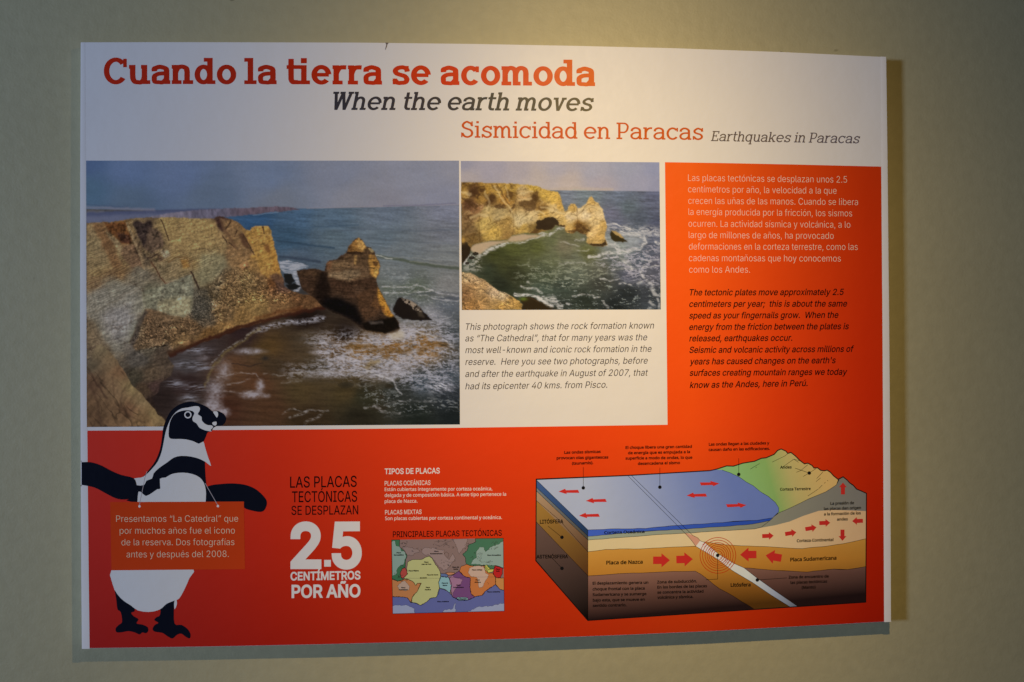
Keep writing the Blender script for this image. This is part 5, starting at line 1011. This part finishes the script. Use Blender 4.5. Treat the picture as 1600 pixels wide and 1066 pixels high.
for q in [[(252, 165), (252, 255)], [(582, 168), (582, 252)], [(922, 128), (922, 197)], [(1165, 170), (1226, 191)], [(100, 420), (160, 468)], [(120, 560), (160, 602)], [(831, 546), (831, 648), (780, 651)], [(1002, 652), (1130, 643)]]: lines('leader_line', [AA(q)], .62, H+.00017, bl, dia)
arm = ink((.62, .035, .03), 'arrow_red')
def arrow(tail, tip, sh, hh, hl):
    dx, dy = tip[0]-tail[0], tip[1]-tail[1]; L = math.hypot(dx, dy); u = (dx/L, dy/L); nn = (-u[1], u[0])
    f = lambda a, b: (tail[0]+u[0]*a+nn[0]*b, tail[1]+u[1]*a+nn[1]*b)
    flat('arrow', AA([f(0, -sh), f(L-hl, -sh), f(L-hl, -hh), f(L, 0), f(L-hl, hh), f(L-hl, sh), f(0, sh)]), H+.00019, arm, dia)
def sea_arrow(tail, tip):                             # slanted, as drawn in perspective
    s = 1 if tip[0] > tail[0] else -1; L = abs(tip[0]-tail[0]); y = tail[1]; dy = tip[1]-tail[1]
    f = lambda a, b: (tail[0]+s*a+(b*-.45*-1 if False else 0)+b*.45, y+dy*a/L+b)
    flat('arrow', AA([f(0, -6.5), f(L-34, -5.5), f(L-34, -12), f(L, 0), f(L-30, 11), f(L-32, 5.5), f(0, 6.5)]), H+.00019, arm, dia)
for a, b in [((232, 270), (145, 271)), ((350, 309), (263, 311)), ((320, 373), (233, 375)), ((782, 286), (697, 288)), ((757, 238), (838, 236)), ((870, 332), (955, 329))]: sea_arrow(a, b)
for a, b in [((553, 567), (625, 567)), ((653, 564), (724, 562)), ((998, 542), (928, 543)), ((1106, 558), (1038, 546))]: arrow(a, b, 16, 30, 36)
for a, b in [((1023, 463), (1072, 461)), ((1122, 454), (1170, 446)), ((1209, 433), (1257, 425)), ((1269, 407), (1316, 405)), ((1457, 397), (1411, 398)), ((1371, 283), (1371, 232)), ((1369, 435), (1369, 483))]: arrow(a, b, 8.5, 16.5, 20)
def dtext(rows, cap, mat=None, name='caption', fnt=None, bold=.004):
    R_ = [(s, 820+a/2.759, 820+b/2.759, 670+y/2.759, 670+y2/2.759) for s, a, b, y, y2 in rows]
    text(name, R_, cap/2.759, fnt or MYR, mat or bl, H+.0002, dia, bold=bold+.022)['kind'] = 'stuff'
dtext([("Las ondas sísmicas", 170, 327, 108, 104), ("provocan olas gigantescas", 137, 360, 132, 128), ("(tsunamis).", 203, 295, 155, 152)], 12.5)
dtext([("El choque libera una gran cantidad", 434, 720, 87, 82), ("de energía que es empujada a la", 445, 712, 110, 105), ("superficie a modo de ondas, lo que", 434, 722, 133, 129), ("desencadena el sismo", 487, 669, 156, 152)], 12.5)
dtext([("Las ondas llegan a las ciudades y", 793, 1054, 73, 67), ("causan daño en las edificaciones.", 792, 1056, 96, 91)], 12.5)
dtext([("Andes", 1100, 1150, 172, 171)], 12.5, name='layer_name'); dtext([("Corteza Terrestre", 1100, 1232, 267, 264)], 12.5, name='layer_name')
dtext([("La presión de", 1317, 1419, 328, 325), ("las placas dan origen", 1289, 1449, 351, 346), ("a la formación de los", 1289, 1448, 374, 369), ("andes", 1345, 1392, 396, 395)], 12.5)
dtext([("Corteza Continental", 1172, 1330, 489, 484)], 13, name='layer_name'); dtext([("Corteza Oceánica", 342, 516, 454, 449)], 13, name='layer_name')
dtext([("LITÓSFERA", 65, 166, 409, 407)], 17, name='layer_name', fnt=HELV, bold=0); dtext([("ASTENÓSFERA", 50, 186, 559, 558)], 16, name='layer_name', fnt=HELV, bold=0)
dtext([("Placa de Nazca", 351, 508, 585, 581)], 16.5, name='layer_name'); dtext([("Placa Sudamericana", 1144, 1343, 572, 564)], 16.5, name='layer_name'); dtext([("Litósfera", 887, 973, 681, 679)], 16, name='layer_name')
dtext([("El desplazamiento genera un", 292, 532, 672, 668), ("choque frontal con la placa", 292, 517, 697, 693), ("Sudamericana y se sumerge", 292, 524, 721, 717), ("bajo esta, que se mueve en", 293, 517, 745, 741), ("sentido contrario.", 293, 438, 768, 765)], 12.5)
dtext([("Zona de subducción.", 570, 742, 667, 662), ("En los bordes de las placas", 571, 785, 689, 683), ("se concentra la actividad", 571, 770, 711, 706), ("volcánica y sísmica.", 571, 726, 733, 729)], 12.5)
dtext([("Zona de encuentro de", 1137, 1310, 646, 641), ("las placas tectónicas", 1145, 1303, 669, 663), ("(Manto)", 1193, 1253, 690, 688)], 12.5)

# ---------------------------------------------------------------- penguin
PG = crop(110, 610, 2.538)
pb = ink(alb((13, 15, 24), 250, 760), 'penguin_black'); pw = ink_px((142, 147, 160), 226, 909)
pen = flat('penguin_illustration', PG(catmull([(240, 442), (252, 420), (262, 395), (250, 352), (285, 345), (312, 314), (337, 280), (355, 235), (363, 190), (368, 150), (380, 115), (400, 80), (435, 55), (475, 45), (510, 52), (545, 68), (565, 84), (585, 82), (608, 94), (618, 112), (612, 130), (598, 141), (580, 142), (566, 150), (560, 162), (545, 166), (537, 185), (530, 200), (526, 214), (535, 245), (534, 290), (536, 340), (540, 380), (541, 442)], True, 3)), .00034, pb, panel)
pen['label'] = 'flat printed black and white penguin with open wings, wearing a hanging message card'
PH = .00036
def pf(name, pts, mat=None, h=PH, k=3): return flat(name, PG(catmull(pts, True, k)), h, mat or pb, pen)
pf('wing', [(44.5, 285), (44.5, 285), (80, 285), (120, 297), (160, 318), (200, 335), (250, 348), (262, 372), (266, 402), (245, 425), (215, 433), (180, 428), (140, 408), (95, 385), (44.5, 375), (44.5, 375)], pb, .0006)
# the wing that runs over the left rail lies on top of it; the other lies on the sheet
pf('wing', [(532, 385), (532, 385), (560, 376), (590, 372), (640, 369), (690, 374), (730, 389), (760, 413), (779, 440), (774, 468), (757, 482), (720, 477), (690, 466), (689, 444), (689, 444), (536, 444), (536, 444)], pb, PH)
pf('throat_marking', [(250, 350), (280, 346), (300, 335), (325, 310), (348, 280), (363, 240), (371, 200), (378, 165), (388, 135), (402, 106), (420, 85), (442, 72), (468, 68), (492, 63), (508, 64), (514, 72), (511, 84), (505, 95), (520, 105), (521, 118), (530, 130), (545, 138), (560, 139), (566, 146), (556, 158), (560, 163), (535, 159), (513, 149), (506, 140), (499, 130), (488, 124), (484, 115), (486, 104), (492, 92), (484, 82), (462, 79),
   (440, 82), (418, 91), (404, 106), (394, 130), (390, 160), (391, 186), (405, 193), (430, 193), (460, 195), (490, 203), (510, 212), (527, 203), (533, 222), (545, 262), (558, 300), (540, 287), (515, 273), (480, 263), (440, 260), (410, 267), (385, 285), (352, 308), (330, 330), (324, 350), (302, 358), (292, 376), (262, 376), (252, 366)], pw, PH+.00001, 2)
flat('eye_ring', [l for l in stroke(PG(circle(466, 97, 11.8, 24)), 2.0, True)], PH+.00002, pw, pen) if False else lines('eye_ring', [PG(circle(466, 97, 12, 28))], 1.9, PH+.00003, pw, pen, closed=True)
pf('beak_marking', [(566, 85), (582, 84), (586, 97), (581, 108), (574, 99)], pw); pf('beak_marking', [(563, 128), (578, 124), (580, 134), (575, 140), (566, 137)], pw)
pf('belly', [(266, 444), (266, 444), (270, 402), (285, 408), (300, 419), (325, 406), (345, 392), (357, 389), (355, 351), (377, 346), (400, 333), (430, 327), (465, 328), (500, 338), (522, 355), (534, 380), (538, 410), (536, 444), (536, 444)], pw, PH+.00001, 2)
pf('leg', [(175, 780), (195, 805), (225, 833), (250, 850), (255, 875), (241, 882), (250, 895), (270, 908), (262, 924), (285, 929), (305, 938), (309, 953), (300, 963), (285, 960), (275, 968), (255, 960), (230, 955), (200, 960), (182, 958), (180, 943), (192, 930), (205, 918), (200, 880), (187, 868), (182, 830)])
pf('leg', [(345, 858), (370, 845), (415, 825), (411, 860), (413, 925), (440, 930), (463, 945), (476, 965), (474, 983), (460, 979), (440, 965), (422, 970), (405, 984), (385, 975), (365, 962), (335, 957), (326, 946), (335, 930), (349, 922), (333, 911), (341, 900), (354, 893), (357, 870)])
pf('thigh_feather', [(412, 838), (421, 831), (422, 850), (413, 868)], pw, PH+.00001)
pf('belly', [(167, 700), (320, 700), (486, 700), (472, 745), (452, 790), (432, 825), (415, 833), (382, 846), (365, 862), (345, 873), (310, 879), (268, 873), (240, 853), (212, 835), (186, 808), (168, 770)], pw, PH+.00002, 2)
card = flat('message_card', [(172.3, 784.6), (381.0, 783.8), (382.8, 889.4), (174.2, 891.3)], .00042, ink_px((138, 44, 19), 280, 840), panel)
card['label'] = 'printed orange brown card hanging on cords from the penguin neck'
cordm = ink_px((112, 110, 124), 220, 770)
lines('cord', [PG([(304, 322), (296, 345), (273, 458)])], .9, .00044, cordm, card); lines('cord', [PG([(534, 368), (585, 457)])], .9, .00044, cordm, card)
for x, y in ((274, 460), (585, 459)): flat('eyelet', PG(circle(x, y, 5, 16)), .00046, ink_px((150, 150, 164), 220, 790), card)
text('card_text', rows_in(110, 610, 2.538, [("Presentamos “La Catedral” que", 182, 665, 522, 521), ("por muchos años fue el icono", 196, 652, 569, 568), ("de la reserva. Dos fotografías", 203, 650, 615, 614), ("antes y después del 2008.", 223, 628, 663, 661)]), 9.8, HELV, ink_px((214, 160, 142), 280, 840), .00046, card, bold=-.012)

# ---------------------------------------------------------------- wear: small tear in the top edge, scuffs, nails
tear = flat('edge_tear', [(602, 66.8), (607.5, 67.0), (605.4, 69.5), (604.2, 73.5), (602.4, 78), (601.6, 78), (602.8, 73), (603.6, 70)], .0003, ink((.16, .13, .12)), panel)
def nail(px, py, label):
    bm = bmesh.new(); x, z = pxy(px, py)
    bmesh.ops.create_uvsphere(bm, u_segments=12, v_segments=8, radius=.0036, matrix=Matrix.Translation((x, -.012, z)) @ Matrix.Diagonal((1.2, .5, .7, 1)))
    bmesh.ops.create_cone(bm, cap_ends=True, segments=10, radius1=.0012, radius2=.0012, depth=.014, matrix=Matrix.Translation((x, -.006, z)) @ Matrix.Rotation(math.pi/2, 4, 'X'))
    for f in bm.faces: f.smooth = True
    me = bpy.data.meshes.new('nail'); bm.to_mesh(me); bm.free()
    m, n, b = nt('dark_iron'); b.inputs['Base Color'].default_value = (.035, .028, .02, 1); b.inputs['Metallic'].default_value = .6; b.inputs['Roughness'].default_value = .55
    o = link('nail', me, m); o['label'] = label; o['category'] = 'nail'; o['group'] = 'nails above the panel'
nail(376, 64.2, 'tiny dark nail head just above the top edge, over the word Cuando')
nail(1226, 79.2, 'tiny dark nail head just above the top edge, near the upper right corner')
